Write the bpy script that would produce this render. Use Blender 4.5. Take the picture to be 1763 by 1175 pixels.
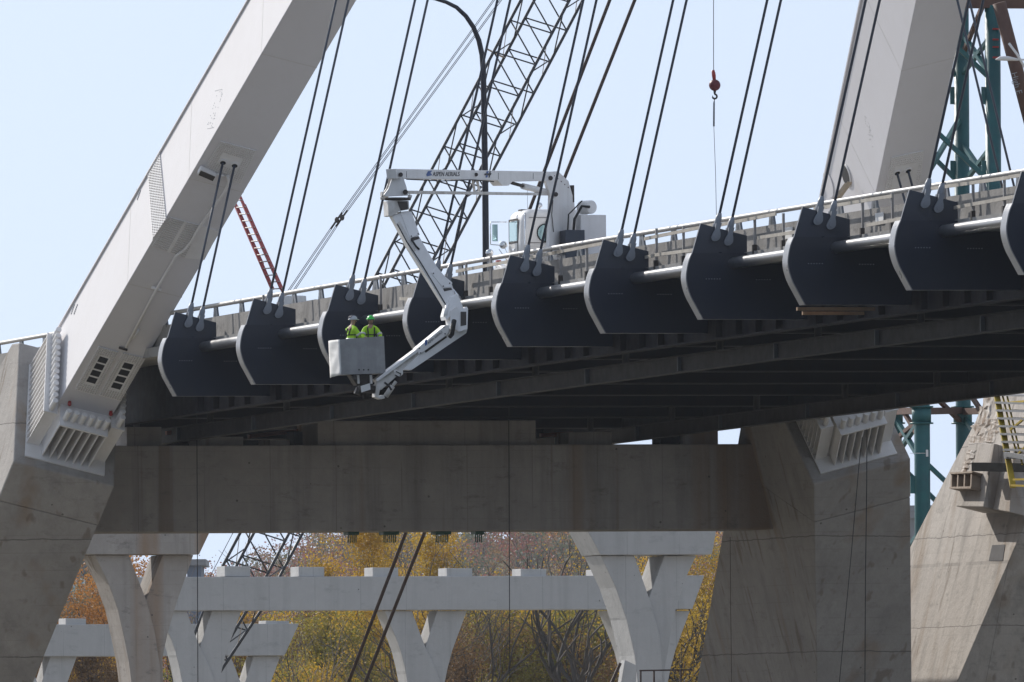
import bpy, math, random
from mathutils import Vector, Matrix
random.seed(7)
for _o in list(bpy.data.objects):
    bpy.data.objects.remove(_o)
scene = bpy.context.scene
COL = scene.collection

# ---------------------------------------------------------------- camera
F = 24000.0            # focal length in photo pixels (very long lens)
HZ, CX, HC, RHO = 1330.0, 881.5, 8.0, .0096
CR, SR = math.cos(RHO), math.sin(RHO)
cam_data = bpy.data.cameras.new('camera')
cam = bpy.data.objects.new('camera', cam_data)
COL.objects.link(cam)
cam_data.sensor_width = 36
cam_data.lens = 36 * F / 1763.0
cam_data.shift_y = (HZ - 587.5) / 1763.0
cam_data.clip_start = 5
cam_data.clip_end = 30000
cam.matrix_world = Matrix(((CR, SR, 0, 0), (0, 0, -1, 0), (-SR, CR, 0, HC), (0, 0, 0, 1)))
scene.camera = cam

# ---------------------------------------------------------------- sky and sun
SUN_AZ = math.radians(-38)     # measured from the view direction, left is negative
SUN_EL = math.radians(30)
world = bpy.data.worlds.new('World')
scene.world = world
world.use_nodes = True
wn, wl = world.node_tree.nodes, world.node_tree.links
bg = wn['Background']
sky = wn.new('ShaderNodeTexSky')
sky.sky_type = 'NISHITA'
sky.sun_disc = False
sky.sun_elevation = SUN_EL
sky.sun_rotation = SUN_AZ
sky.air_density = 1.0
sky.dust_density = 0.35
sky.ozone_density = 1.5
sky.altitude = 200
# sky lookup: raised for pale blue low down, flattened above as added fill
_tc = wn.new('ShaderNodeTexCoord')
_sp = wn.new('ShaderNodeSeparateXYZ')
_cb = wn.new('ShaderNodeCombineXYZ')
_ma = wn.new('ShaderNodeMath'); _ma.operation = 'MULTIPLY_ADD'
_ma.inputs[1].default_value = .2; _ma.inputs[2].default_value = .32
wl.new(_tc.outputs['Generated'], _sp.inputs[0])
wl.new(_sp.outputs[0], _cb.inputs[0]); wl.new(_sp.outputs[1], _cb.inputs[1])
wl.new(_sp.outputs[2], _ma.inputs[0]); wl.new(_ma.outputs[0], _cb.inputs[2])
wl.new(_cb.outputs[0], sky.inputs[0])
_hs = wn.new('ShaderNodeHueSaturation')          # thin autumn haze pales the blue all round
_hs.inputs['Saturation'].default_value = .53
wl.new(sky.outputs[0], _hs.inputs['Color'])
wl.new(_hs.outputs[0], bg.inputs[0])
bg.inputs[1].default_value = 0.082
sun_data = bpy.data.lights.new('sun', 'SUN')
sun_data.energy = 2.0
sun_data.angle = math.radians(.53)
sun_data.color = (1, .95, .88)
sun = bpy.data.objects.new('sun', sun_data)
COL.objects.link(sun)
_sd = Vector((math.sin(SUN_AZ) * math.cos(SUN_EL), math.cos(SUN_AZ) * math.cos(SUN_EL), math.sin(SUN_EL)))
sun.rotation_euler = _sd.to_track_quat('Z', 'Y').to_euler()
scene.view_settings.view_transform = 'Standard'
scene.view_settings.look = 'None'
scene.view_settings.gamma = 1
scene.view_settings.use_curve_mapping = False
scene.view_settings.exposure = 1.0

# ---------------------------------------------------------------- geometry helpers
TH = .2905
SN, CS = math.sin(TH), math.cos(TH)
OX, OY = -14.879, 486.80
AX = Vector((SN, -CS, 0))      # along the bridge, towards the camera
LT = Vector((CS, SN, 0))       # across the bridge, to the right
UP = Vector((0, 0, 1))
TC = 14.56                     # middle of the deck
CAM = Vector((0, 0, HC))


def zd(s):
    return 22.816 + .0112 * s - 2.2e-5 * (s - 11) ** 2


def W(s, t, z):
    return Vector((OX + s * SN + t * CS, OY - s * CS + t * SN, z))


def D(s, t, zr):
    return W(s, t, zd(s) + zr)


def bst(p):
    return ((p.x - OX) * SN - (p.y - OY) * CS, (p.x - OX) * CS + (p.y - OY) * SN, p.z)


def ray(x, y):
    a, b = x - CX, HZ - y
    return Vector(((a * CR + b * SR) / F, 1, (-a * SR + b * CR) / F))


def onp(x, y, p0, n):
    d = ray(x, y)
    return CAM + d * ((p0 - CAM).dot(n) / d.dot(n))


def on_s(x, y, s):
    return onp(x, y, W(s, 0, 0), AX)


def on_t(x, y, t):
    return onp(x, y, W(0, t, 0), LT)


def on_d(x, y, d):
    return CAM + ray(x, y) * d


def refl(p):
    s, t, z = bst(p)
    return W(s, 2 * TC - t, z)


def origin_of(o):
    while o.parent:
        o = o.parent
    return o.location.copy()


class MB:
    def __init__(self):
        self.v, self.f, self.sm, self.mi = [], [], [], []
        self.cur = 0

    def add(self, vs, fs, smooth=False):
        b = len(self.v)
        self.v += [Vector(p) for p in vs]
        for f in fs:
            self.f.append([b + i for i in f])
            self.sm.append(smooth)
            self.mi.append(self.cur)
        return self

    def prism(self, poly, vec, smooth=False):
        n = len(poly)
        vec = Vector(vec)
        vs = [Vector(p) for p in poly] + [Vector(p) + vec for p in poly]
        fs = [list(range(n))[::-1], [n + i for i in range(n)]]
        for i in range(n):
            j = (i + 1) % n
            fs.append([i, j, n + j, n + i])
        # orient outward
        nrm = Vector()
        for i in range(n):
            nrm += Vector(poly[i]).cross(Vector(poly[(i + 1) % n]))
        if nrm.dot(vec) < 0:
            fs = [f[::-1] for f in fs]
        return self.add(vs, fs, smooth)

    def loft(self, polys, smooth=False, cap=True):
        n = len(polys[0])
        vs = [Vector(p) for q in polys for p in q]
        fs = []
        for k in range(len(polys) - 1):
            for i in range(n):
                j = (i + 1) % n
                fs.append([k * n + i, k * n + j, (k + 1) * n + j, (k + 1) * n + i])
        b = len(self.v)
        self.add(vs, fs, smooth)
        if cap:
            m = (len(polys) - 1) * n
            for f in (list(range(n))[::-1], [m + i for i in range(n)]):
                self.f.append([b + i for i in f]); self.sm.append(False); self.mi.append(self.cur)
        return self

    def obox(self, c, ex, ey, ez):
        """box with half-extent vectors"""
        c = Vector(c)
        p = [c - ex - ey - ez, c + ex - ey - ez, c + ex + ey - ez, c - ex + ey - ez]
        return self.prism(p, ez * 2)

    def tbox(self, s0, s1, t0, t1, z0, z1):
        """box in bridge coordinates, z relative to the deck line"""
        p = [D(s0, t0, z0), D(s1, t0, z0), D(s1, t1, z0), D(s0, t1, z0)]
        q = [D(s0, t0, z1), D(s1, t0, z1), D(s1, t1, z1), D(s0, t1, z1)]
        return self.loft([p, q])

    def wbox(self, s0, s1, t0, t1, z0, z1):
        p = [W(s0, t0, z0), W(s1, t0, z0), W(s1, t1, z0), W(s0, t1, z0)]
        return self.prism(p, (0, 0, z1 - z0))

    def beam(self, a, b, w, h, side=None):
        a, b = Vector(a), Vector(b)
        d = (b - a).normalized()
        sd = Vector(side) if side is not None else UP
        x = d.cross(sd)
        if x.length < 1e-4:
            x = d.cross(Vector((1, 0, 0)))
        x.normalize()
        y = x.cross(d).normalized()
        x, y = x * w / 2, y * h / 2
        return self.prism([a - x - y, a + x - y, a + x + y, a - x + y], b - a)

    def tube(self, pts, rad, seg=8, smooth=True, cap=True):
        pts = [Vector(p) for p in pts]
        if not isinstance(rad, (list, tuple)):
            rad = [rad] * len(pts)
        rings = []
        ref = None
        for i, p in enumerate(pts):
            d = (pts[min(i + 1, len(pts) - 1)] - pts[max(i - 1, 0)]).normalized()
            if ref is None:
                ref = d.orthogonal().normalized()
            x = (ref - d * ref.dot(d))
            if x.length < 1e-5:
                x = d.orthogonal()
            x.normalize()
            ref = x
            y = d.cross(x)
            rings.append([p + (x * math.cos(2 * math.pi * k / seg) + y * math.sin(2 * math.pi * k / seg)) * rad[i] for k in range(seg)])
        return self.loft(rings, smooth, cap)

    def sphere(self, c, r, nu=10, nv=7, sc=(1, 1, 1)):
        c = Vector(c)
        rings = []
        for j in range(nv + 1):
            ph = math.pi * (j + .02) / (nv + .04) - math.pi / 2
            rings.append([c + Vector((math.cos(ph) * math.cos(2 * math.pi * i / nu) * sc[0], math.cos(ph) * math.sin(2 * math.pi * i / nu) * sc[1], math.sin(ph) * sc[2])) * r for i in range(nu)])
        return self.loft(rings, True)

    def mirror(self):
        self.v = [refl(p) for p in self.v]
        self.f = [f[::-1] for f in self.f]
        return self

    def build(self, name, mat, parent=None, bevel=0):
        me = bpy.data.meshes.new(name)
        if parent is not None:
            o0 = origin_of(parent)
        else:
            zs = min(p.z for p in self.v)
            o0 = Vector((sum(p.x for p in self.v) / len(self.v), sum(p.y for p in self.v) / len(self.v), zs))
        me.from_pydata([tuple(p - o0) for p in self.v], [], self.f)
        me.polygons.foreach_set('use_smooth', self.sm)
        mats = mat if isinstance(mat, (list, tuple)) else [mat]
        for m in mats:
            me.materials.append(m)
        if len(mats) > 1:
            me.polygons.foreach_set('material_index', self.mi)
        me.update()
        o = bpy.data.objects.new(name, me)
        COL.objects.link(o)
        if parent is not None:
            o.parent = parent
        else:
            o.location = o0
        if bevel:
            b = o.modifiers.new('bevel', 'BEVEL')
            b.width = bevel
            b.segments = 2
            b.limit_method = 'ANGLE'
            b.angle_limit = math.radians(40)
        return o


def tag(o, label, cat, group=None):
    o['label'] = label
    o['category'] = cat
    if group:
        o['group'] = group
    return o


def thing(name, loc, label, cat, group=None):
    o = bpy.data.objects.new(name, None)
    o.location = loc
    o.empty_display_size = .5
    COL.objects.link(o)
    return tag(o, label, cat, group)


def structure(o):
    o['kind'] = 'structure'
    return o


def stuff(o):
    o['kind'] = 'stuff'
    return o


ORD = ['first', 'second', 'third', 'fourth', 'fifth', 'sixth', 'seventh', 'eighth', 'ninth', 'tenth', 'eleventh', 'twelfth']

# ---------------------------------------------------------------- materials
def new_mat(name):
    m = bpy.data.materials.new(name)
    m.use_nodes = True
    nt = m.node_tree
    return m, nt.nodes, nt.links, nt.nodes['Principled BSDF']


def mixcol(n, l, fac, a, b, mode='MIX'):
    x = n.new('ShaderNodeMix')
    x.data_type = 'RGBA'
    x.blend_type = mode
    for sock, val in ((x.inputs[0], fac), (x.inputs[6], a), (x.inputs[7], b)):
        if isinstance(val, (int, float)):
            sock.default_value = val
        elif isinstance(val, tuple):
            sock.default_value = (*val, 1)
        else:
            l.new(val, sock)
    return x.outputs[2]


def noise(n, l, vec, scale, detail=4, rough=.55, lo=.35, hi=.65):
    t = n.new('ShaderNodeTexNoise')
    t.inputs['Scale'].default_value = scale
    t.inputs['Detail'].default_value = detail
    t.inputs['Roughness'].default_value = rough
    l.new(vec, t.inputs['Vector'])
    r = n.new('ShaderNodeMapRange')
    r.inputs[1].default_value = lo
    r.inputs[2].default_value = hi
    l.new(t.outputs[0], r.inputs[0])
    return r.outputs[0]


def position(n, l, scale=(1, 1, 1)):
    g = n.new('ShaderNodeNewGeometry')
    m = n.new('ShaderNodeMapping')
    m.inputs['Scale'].default_value = scale
    l.new(g.outputs['Position'], m.inputs['Vector'])
    return m.outputs[0]


def mth(n, l, op, a, b=None, c=None):
    x = n.new('ShaderNodeMath')
    x.operation = op
    for i, val in enumerate((a, b, c)):
        if val is None:
            continue
        if isinstance(val, (int, float)):
            x.inputs[i].default_value = val
        else:
            l.new(val, x.inputs[i])
    return x.outputs[0]


def bump(n, l, bsdf, h, strength=.3, dist=.02):
    b = n.new('ShaderNodeBump')
    b.inputs['Strength'].default_value = strength
    b.inputs['Distance'].default_value = dist
    l.new(h, b.inputs['Height'])
    l.new(b.outputs[0], bsdf.inputs['Normal'])


def paint(name, col, rough=.45, metal=0, dirt=.25, dirt_col=None, scale=.8, spec=.5, streak=True):
    m, n, l, b = new_mat(name)
    pos = position(n, l)
    dc = dirt_col or tuple(c * .55 for c in col)
    a = noise(n, l, pos, scale, 5, .6)
    c = mixcol(n, l, mth(n, l, 'MULTIPLY', a, dirt), col, dc)
    if streak:
        st_ = noise(n, l, position(n, l, (3, 3, .25)), 1.4, 4, .6, .5, .8)
        c = mixcol(n, l, mth(n, l, 'MULTIPLY', st_, dirt), c, dc)
    oi = n.new('ShaderNodeObjectInfo')
    c = mixcol(n, l, mth(n, l, 'MULTIPLY', oi.outputs['Random'], .18), c, dc)
    l.new(c, b.inputs['Base Color'])
    r = mth(n, l, 'MULTIPLY_ADD', noise(n, l, pos, 5 * scale, 3), .12, rough - .06)
    l.new(r, b.inputs['Roughness'])
    b.inputs['Metallic'].default_value = metal
    b.inputs['Specular IOR Level'].default_value = spec
    return m


def concrete(name, col, stain, rust=None, joints=0.0, boards=True, amt=.8, blot=.5, seams=2.44):
    """cast concrete: cloudy tone, rain streaks, rust runs, lift joints, pin holes"""
    m, n, l, b = new_mat(name)
    pos = position(n, l)
    cloud = noise(n, l, pos, .35, 6, .65, .3, .7)
    c = mixcol(n, l, mth(n, l, 'MULTIPLY', cloud, blot), col, stain)
    fine = noise(n, l, pos, 2.2, 6, .7, .35, .7)
    c = mixcol(n, l, mth(n, l, 'MULTIPLY', fine, .35), c, stain)
    st_ = noise(n, l, position(n, l, (1, 1, .06)), 1.1, 5, .65, .5, .75)
    c = mixcol(n, l, mth(n, l, 'MULTIPLY', st_, amt * .7), c, tuple(x * .5 for x in stain))
    lt = noise(n, l, position(n, l, (1, 1, .1)), 1.9, 4, .6, .58, .8)
    c = mixcol(n, l, mth(n, l, 'MULTIPLY', lt, .22), c, tuple(min(1, x * 1.35) for x in col))
    if rust:
        rs = noise(n, l, position(n, l, (1, 1, .03)), .7, 3, .5, .56, .72)
        c = mixcol(n, l, mth(n, l, 'MULTIPLY', rs, .75), c, rust)
        r2 = noise(n, l, position(n, l, (1.6, 1.6, .02)), 1.3, 2, .5, .62, .7)
        c = mixcol(n, l, mth(n, l, 'MULTIPLY', r2, .5), c, tuple(x * .55 for x in rust))
    grm = noise(n, l, position(n, l, (1, 1, 2.2)), .9, 7, .75, .56, .72)
    c = mixcol(n, l, mth(n, l, 'MULTIPLY', grm, amt * .75), c, tuple(x * .42 for x in stain))
    hgt = fine
    sp = n.new('ShaderNodeSeparateXYZ')
    l.new(pos, sp.inputs[0])
    wob = noise(n, l, pos, .9, 4, .6, 0, 1)
    if joints:
        z = mth(n, l, 'MULTIPLY_ADD', wob, .16, sp.outputs[2])
        fr = mth(n, l, 'FRACT', mth(n, l, 'DIVIDE', z, joints))
        ln = mth(n, l, 'LESS_THAN', fr, .035 / joints)
        c = mixcol(n, l, mth(n, l, 'MULTIPLY', ln, .7), c, tuple(x * .4 for x in stain))
        hgt = mth(n, l, 'SUBTRACT', hgt, mth(n, l, 'MULTIPLY', ln, 1.5))
    if boards:
        z2 = mth(n, l, 'FRACT', mth(n, l, 'DIVIDE', sp.outputs[2], .61))
        l2 = mth(n, l, 'LESS_THAN', z2, .05)
        brk = noise(n, l, pos, .6, 3, .5, .45, .55)
        c = mixcol(n, l, mth(n, l, 'MULTIPLY', mth(n, l, 'MULTIPLY', l2, brk), .16), c, tuple(x * .5 for x in stain))
    if seams:
        tt = mth(n, l, 'MULTIPLY_ADD', sp.outputs[0], CS / seams, mth(n, l, 'MULTIPLY', sp.outputs[1], SN / seams))
        l3 = mth(n, l, 'LESS_THAN', mth(n, l, 'FRACT', tt), .012)
        bk3 = noise(n, l, pos, .5, 2, .5, .35, .55)
        c = mixcol(n, l, mth(n, l, 'MULTIPLY', mth(n, l, 'MULTIPLY', l3, bk3), .5), c, tuple(x * .5 for x in stain))
        cell = mth(n, l, 'FLOOR', tt)
        wn_ = n.new('ShaderNodeTexWhiteNoise'); wn_.noise_dimensions = '1D'
        l.new(cell, wn_.inputs['W'])
        c = mixcol(n, l, mth(n, l, 'MULTIPLY', wn_.outputs[0], .22), c, stain)
    v = n.new('ShaderNodeTexVoronoi')
    v.inputs['Scale'].default_value = 1.1
    l.new(pos, v.inputs['Vector'])
    hole = mth(n, l, 'LESS_THAN', v.outputs['Distance'], .045)
    c = mixcol(n, l, mth(n, l, 'MULTIPLY', hole, .75), c, tuple(x * .3 for x in stain))
    l.new(c, b.inputs['Base Color'])
    b.inputs['Roughness'].default_value = .88
    b.inputs['Specular IOR Level'].default_value = .25
    bump(n, l, b, hgt, .5, .03)
    return m


def leafmat(name, c1, c2):
    m, n, l, b = new_mat(name)
    pos = position(n, l)
    a = noise(n, l, pos, .45, 3, .6, .35, .65)
    f2 = noise(n, l, pos, 3.0, 3, .7, .3, .7)
    c = mixcol(n, l, a, c1, c2)
    c = mixcol(n, l, mth(n, l, 'MULTIPLY', f2, .4), c, tuple(x * .45 for x in c1))
    l.new(c, b.inputs['Base Color'])
    b.inputs['Roughness'].default_value = .6
    tr = n.new('ShaderNodeBsdfTranslucent')
    l.new(c, tr.inputs['Color'])
    mx = n.new('ShaderNodeMixShader')
    mx.inputs[0].default_value = .5
    l.new(b.outputs[0], mx.inputs[1])
    l.new(tr.outputs[0], mx.inputs[2])
    l.new(mx.outputs[0], n['Material Output'].inputs[0])
    return m


M = {}
M['pier'] = concrete('pier_concrete', (.44, .40, .365), (.27, .245, .22), (.27, .165, .09), 0, True, .9, .6)
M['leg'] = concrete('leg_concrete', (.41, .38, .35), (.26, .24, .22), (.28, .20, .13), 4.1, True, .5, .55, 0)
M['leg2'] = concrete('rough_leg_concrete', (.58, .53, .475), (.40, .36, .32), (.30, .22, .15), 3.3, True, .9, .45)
M['farcon'] = concrete('new_concrete', (.50, .49, .48), (.40, .395, .385), None, 0, False, .5, .5)
M['block'] = concrete('block_concrete', (.55, .54, .52), (.43, .42, .41), None, 0, False, .5, .4)
M['parapet'] = concrete('parapet_concrete', (.30, .285, .27), (.19, .18, .17), None, 0, False, .9, .5)
M['deckcon'] = concrete('deck_concrete', (.42, .41, .39), (.3, .29, .28), None, 0, False, .7, .5)
M['arch'] = paint('arch_white_paint', (.69, .67, .68), .6, 0, .13, (.54, .51, .48), .5)
M['arch_plate'] = paint('arch_plate_paint', (.80, .785, .775), .5, 0, .25, (.58, .54, .50), 1.2)
M['arch_bolt'] = paint('arch_bolt_paint', (.66, .63, .60), .5, 0, .2)
M['navy'] = paint('navy_steel_paint', (.0125, .0195, .041), .34, 0, .32, (.022, .026, .036), .5, .5)
M['pale_flange'] = paint('pale_flange_paint', (.24, .245, .26), .33, 0, .2, (.07, .07, .075), .6, .9)  # pale grey, far lighter than the navy plates it edges
M['pipe'] = paint('navy_pipe_paint', (.03, .034, .044), .38, 0, .1, None, .6, 1.0, False)
_pb = M['pipe'].node_tree.nodes['Principled BSDF']
_pb.inputs['Coat Weight'].default_value = .7
_pb.inputs['Coat Roughness'].default_value = .3
M['navy_plate'] = paint('navy_plate_paint', (.024, .034, .058), .38, 0, .25, (.05, .055, .065), .9)
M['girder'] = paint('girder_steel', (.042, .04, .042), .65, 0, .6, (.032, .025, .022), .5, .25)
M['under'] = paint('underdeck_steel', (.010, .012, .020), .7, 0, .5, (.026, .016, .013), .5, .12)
M['rusty_form'] = paint('orange_formwork', (.30, .075, .04), .6, 0, .5, (.12, .05, .03), .9)
M['cable'] = paint('hanger_cable', (.06, .072, .10), .4, 0, .2, None, 1, .5, False)
M['socket'] = paint('galvanised_socket', (.22, .24, .275), .5, .1, .3, (.2, .22, .25), 3)
M['alu'] = paint('aluminium_rail', (.40, .39, .375), .42, .4, .2, (.4, .38, .35), 2)
M['railpost'] = paint('cast_rail_post', (.16, .175, .20), .45, .2, .3, (.09, .1, .11), 3)
M['timber'] = paint('weathered_timber', (.50, .455, .39), .8, 0, .6, (.28, .25, .21), 2.5)
M['tpost'] = paint('steel_guard_post', (.36, .35, .345), .6, 0, .5, (.18, .16, .15), 2.5)
M['plank'] = paint('fresh_timber', (.36, .23, .13), .8, 0, .6, (.2, .12, .07), 2.5)
M['crane'] = paint('crane_lattice_paint', (.018, .02, .026), .45, 0, .3, (.03, .03, .03), 1)
M['tan_rod'] = paint('tan_rod', (.55, .47, .40), .6, 0, .2)
M['pole'] = paint('lamp_pole_paint', (.012, .015, .028), .4, 0, .2, None, 1)
M['rust'] = paint('rusty_rod', (.04, .025, .02), .8, 0, .6, (.06, .03, .02), 2)
M['rustbeam'] = paint('rusty_beam', (.085, .045, .035), .75, 0, .7, (.15, .075, .05), 1.2)
M['teal'] = paint('teal_paint', (.012, .13, .132), .5, 0, .5, (.012, .055, .07), 1.0)
M['wire'] = paint('steel_wire', (.05, .042, .038), .6, 0, .2)
M['darkwire'] = paint('dark_rope', (.02, .02, .025), .7, 0, .2)
M['red'] = paint('red_paint', (.42, .035, .03), .45, 0, .3, (.2, .02, .02), 2)
M['ball'] = paint('red_ball_paint', (.16, .012, .02), .45, 0, .4, (.06, .008, .01), 3)
M['white'] = paint('white_truck_paint', (.86, .85, .845), .4, 0, .2, (.45, .42, .38), 1.6)
M['white_dirty'] = paint('worn_white_paint', (.76, .74, .71), .45, 0, .5, (.32, .28, .23), 2.2)
M['dark'] = paint('dark_grease', (.03, .028, .027), .6, 0, .5, (.07, .05, .04), 3)
M['rubber'] = paint('black_rubber', (.015, .015, .016), .8, 0, .2)
M['chrome'] = paint('chrome', (.75, .76, .78), .15, 1, .1, None, 3)
M['basket'] = paint('basket_aluminium', (.40, .40, .405), .6, 0, .7, (.22, .22, .22), 1.6)
M['tarp'] = paint('white_tarp', (.80, .79, .77), .7, 0, .15, (.5, .48, .45), 2)
M['hivis'] = paint('hi_vis_yellow', (.45, .80, .03), .8, 0, .25, (.25, .5, .03), 5)
M['tape'] = paint('reflective_tape', (.62, .62, .6), .4, 0, .2)
M['trouser'] = paint('dark_trousers', (.03, .035, .05), .9, 0, .3)
M['skin'] = paint('skin', (.42, .25, .18), .6, 0, .2)
M['helmet_green'] = paint('green_helmet', (.05, .62, .09), .35, 0, .1)
M['helmet_white'] = paint('white_grey_helmet', (.55, .56, .60), .35, 0, .2)
M['helmet_band'] = paint('dark_helmet_band', (.05, .055, .08), .4, 0, .1)
M['strap'] = paint('dark_strap', (.02, .025, .03), .8, 0, .2)
M['yellow'] = paint('yellow_paint', (.62, .45, .03), .5, 0, .35, (.3, .2, .02), 2)
M['grating'] = paint('galvanised_grating', (.33, .34, .36), .5, .3, .4, (.2, .2, .2), 2)
M['grout'] = paint('grout_spill', (.74, .70, .64), .9, 0, .95, (.20, .13, .08), 2.6)
M['black'] = paint('shaded_black', (.004, .004, .0045), .9, 0, .1, None, 1, .05)  # black steel, darkened further so the colour holds the shade on the beam
M['bracket'] = paint('rusty_bracket', (.24, .17, .115), .8, 0, .5, (.42, .34, .26), 2.2)
M['green_rod'] = paint('green_epoxy_rod', (.02, .085, .05), .5, 0, .3)
M['blue'] = paint('blue_decal', (.02, .09, .33), .4, 0, .1)
M['ink'] = paint('dark_lettering', (.03, .03, .04), .5, 0, .1)
M['redlamp'] = paint('red_lens', (.35, .02, .02), .2, 0, .1)
M['bldg'] = paint('blue_grey_cladding', (.16, .19, .25), .7, 0, .3, None, .2)
M['bldg2'] = paint('grey_cladding', (.30, .30, .31), .7, 0, .3, None, .2)
M['bark'] = paint('bark', (.085, .07, .06), .9, 0, .6, (.04, .034, .03), 1.5)
M['bark2'] = paint('pale_bark', (.16, .13, .11), .9, 0, .5, (.09, .075, .065), 1.5)
M['tan_tarp'] = paint('tan_canvas', (.45, .37, .27), .8, 0, .4, None, 1.5)
_m, _n, _l, _b = new_mat('window_glass')
_b.inputs['Base Color'].default_value = (.30, .46, .50, 1)
_b.inputs['Roughness'].default_value = .08
_b.inputs['Metallic'].default_value = .6
M['glass'] = _m
_m, _n, _l, _b = new_mat('dark_opening')
_b.inputs['Base Color'].default_value = (.008, .008, .01, 1)
_b.inputs['Roughness'].default_value = .8
M['hole'] = _m
M['leaf_y'] = leafmat('yellow_leaves', (.60, .36, .035), (.40, .28, .035))
M['leaf_g'] = leafmat('olive_leaves', (.20, .20, .035), (.36, .28, .045))
M['leaf_o'] = leafmat('orange_leaves', (.48, .21, .04), (.36, .17, .045))
M['leaf_r'] = leafmat('rust_leaves', (.30, .10, .07), (.22, .09, .07))
M['leaf_b'] = leafmat('brown_leaves', (.26, .15, .065), (.19, .12, .055))
M['leaf_p'] = leafmat('pale_leaves', (.26, .23, .13), (.17, .16, .11))
M['leaf_d'] = leafmat('dull_green_leaves', (.11, .13, .07), (.14, .13, .08))

# ---------------------------------------------------------------- ground (below the frame)
mb = MB()
mb.add([(-2400, -300, -1.2), (2400, -300, -1.2), (2400, 3600, -1.2), (-2400, 3600, -1.2)], [[0, 1, 2, 3]])
gm = paint('bank_earth', (.32, .28, .22), .95, 0, .7, (.20, .18, .13), .02, .2, False)
structure(mb.build('ground', gm))
wm, _n, _l, _b = new_mat('river_water')
_b.inputs['Base Color'].default_value = (.035, .045, .045, 1)
_b.inputs['Roughness'].default_value = .12
_wp = position(_n, _l)
bump(_n, _l, _b, noise(_n, _l, _wp, .35, 4, .6, 0, 1), .5, .25)
mb = MB()
mb.add([(-2390, 90, -.6), (2390, 90, -.6), (2390, 440, -.6), (-2390, 440, -.6)], [[0, 1, 2, 3]])
structure(mb.build('river', wm))

# ---------------------------------------------------------------- arch geometry
KL = .2435
QV = UP + LT * KL
NL = AX.cross(QV).normalized()
if NL.dot(LT) < 0:
    NL = -NL
RP0 = W(11, 1.02, zd(11) + .49)


def RLp(x, y, off=0):
    return onp(x, y, RP0 + NL * off, NL)


_p1, _p2 = RLp(208, 600), RLp(559, 0)
RV = (_p2 - _p1).normalized()
UV = RV.cross(NL)
if UV.z > 0:
    UV = -UV
PB = RLp(111, 800)                       # on the springing plane
UB = _p1 + RV * ((PB - _p1).dot(RV))     # underside centre line at the springing plane
RW, RH = 2.0, 3.5


def RC(lam, n=0, u=0):
    return UB + RV * lam + NL * n + UV * u


def rib_px(x, y, side=0, off=0.0):
    """pixel -> point on the left rib: side 0 underside, 1 outer (left) face"""
    if side == 0:
        return onp(x, y, UB + UV * off, UV)
    return onp(x, y, UB - NL * (RW / 2 + off), NL)


def rv(v):
    return refl(W(0, 0, 0) + v) - refl(W(0, 0, 0))


# right-hand copies of the frame
UB2, RV2, NL2, UV2 = refl(UB), rv(RV), rv(NL), rv(UV)


def rib2_px(x, y, side=0, off=0.0):
    if side == 0:
        return onp(x, y, UB2 + UV2 * off, UV2)
    return onp(x, y, UB2 + NL2 * (RW / 2 + off), NL2)


# ---------------------------------------------------------------- main pier
_pin = refl(PB + NL * 1.88)
SCB = bst(onp(1330, 912, _pin, NL2))[0]
_ra, _rb = onp(1267, 727, _pin, NL2), onp(1190, 1175, _pin, NL2)
_ra, _rb = bst(_ra), bst(_rb)
_slope = (_ra[0] - _rb[0]) / (_ra[2] - _rb[2])


def rear_s(z):
    return _ra[0] + (z - _ra[2]) * _slope


def in_plane(s, z):
    """point of the rib mid plane with given s and z"""
    _, t0, z0 = bst(RP0)
    return W(s, t0 + KL * (z - z0), z)


PT = PB - UV * 4.9
PA = PB + UV * .42
_sa, _, _za = bst(PA)
_st, _, _zt = bst(PT)


def leg_mesh(dn0, dn1, grow=0.0):
    body, collar = MB(), MB()
    c = 1.35                                 # collar thickness down the leg
    dz = c
    A2 = in_plane(_sa - .74 * dz, _za - dz)
    R1 = in_plane(min(rear_s(_zt), _st - .8), _zt)
    R2 = in_plane(rear_s(_za - dz + 2.2), _za - dz + 2.2)
    zb = -.9
    poly_c = [PA, PT, R1, R2, A2]
    A3 = in_plane(_sa - .74 * dz - .02, _za - dz)
    poly_b = [A3, R2 + AX * .03, in_plane(rear_s(zb), zb), in_plane(_sa - .74 * (_za - zb) - .02, zb)]
    collar.prism([p + NL * dn0 for p in poly_c], NL * (dn1 - dn0))
    body.prism([p + NL * (dn0 + .025) for p in poly_b], NL * (dn1 - dn0 - .05))
    return body, collar


pier = thing('bridge_pier', W(SCB - 1.5, TC, -.6), 'massive concrete arch pier with two leaning legs and a deep crossbeam', 'pier')
for sd in (0, 1):
    b_, c_ = leg_mesh(-1.88, 1.88)
    if sd:
        b_.mirror(); c_.mirror()
    lg = b_.build('leg', M['leg'], pier, .03)
    c_.build('leg_collar', M['leg'], lg, .06)

_zt0 = on_s(800, 766, SCB).z
_zb0 = on_s(800, 914, SCB).z


def tx(x, s=SCB, y=840):
    return bst(on_s(x, y, s))[1]


mb = MB()
mb.wbox(SCB - 3.2, SCB, tx(120), tx(1345), _zb0, _zt0)
cbm = mb.build('crossbeam', M['pier'], pier, .04)


def zy(y, s=SCB, x=800):
    return on_s(x, y, s).z


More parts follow.
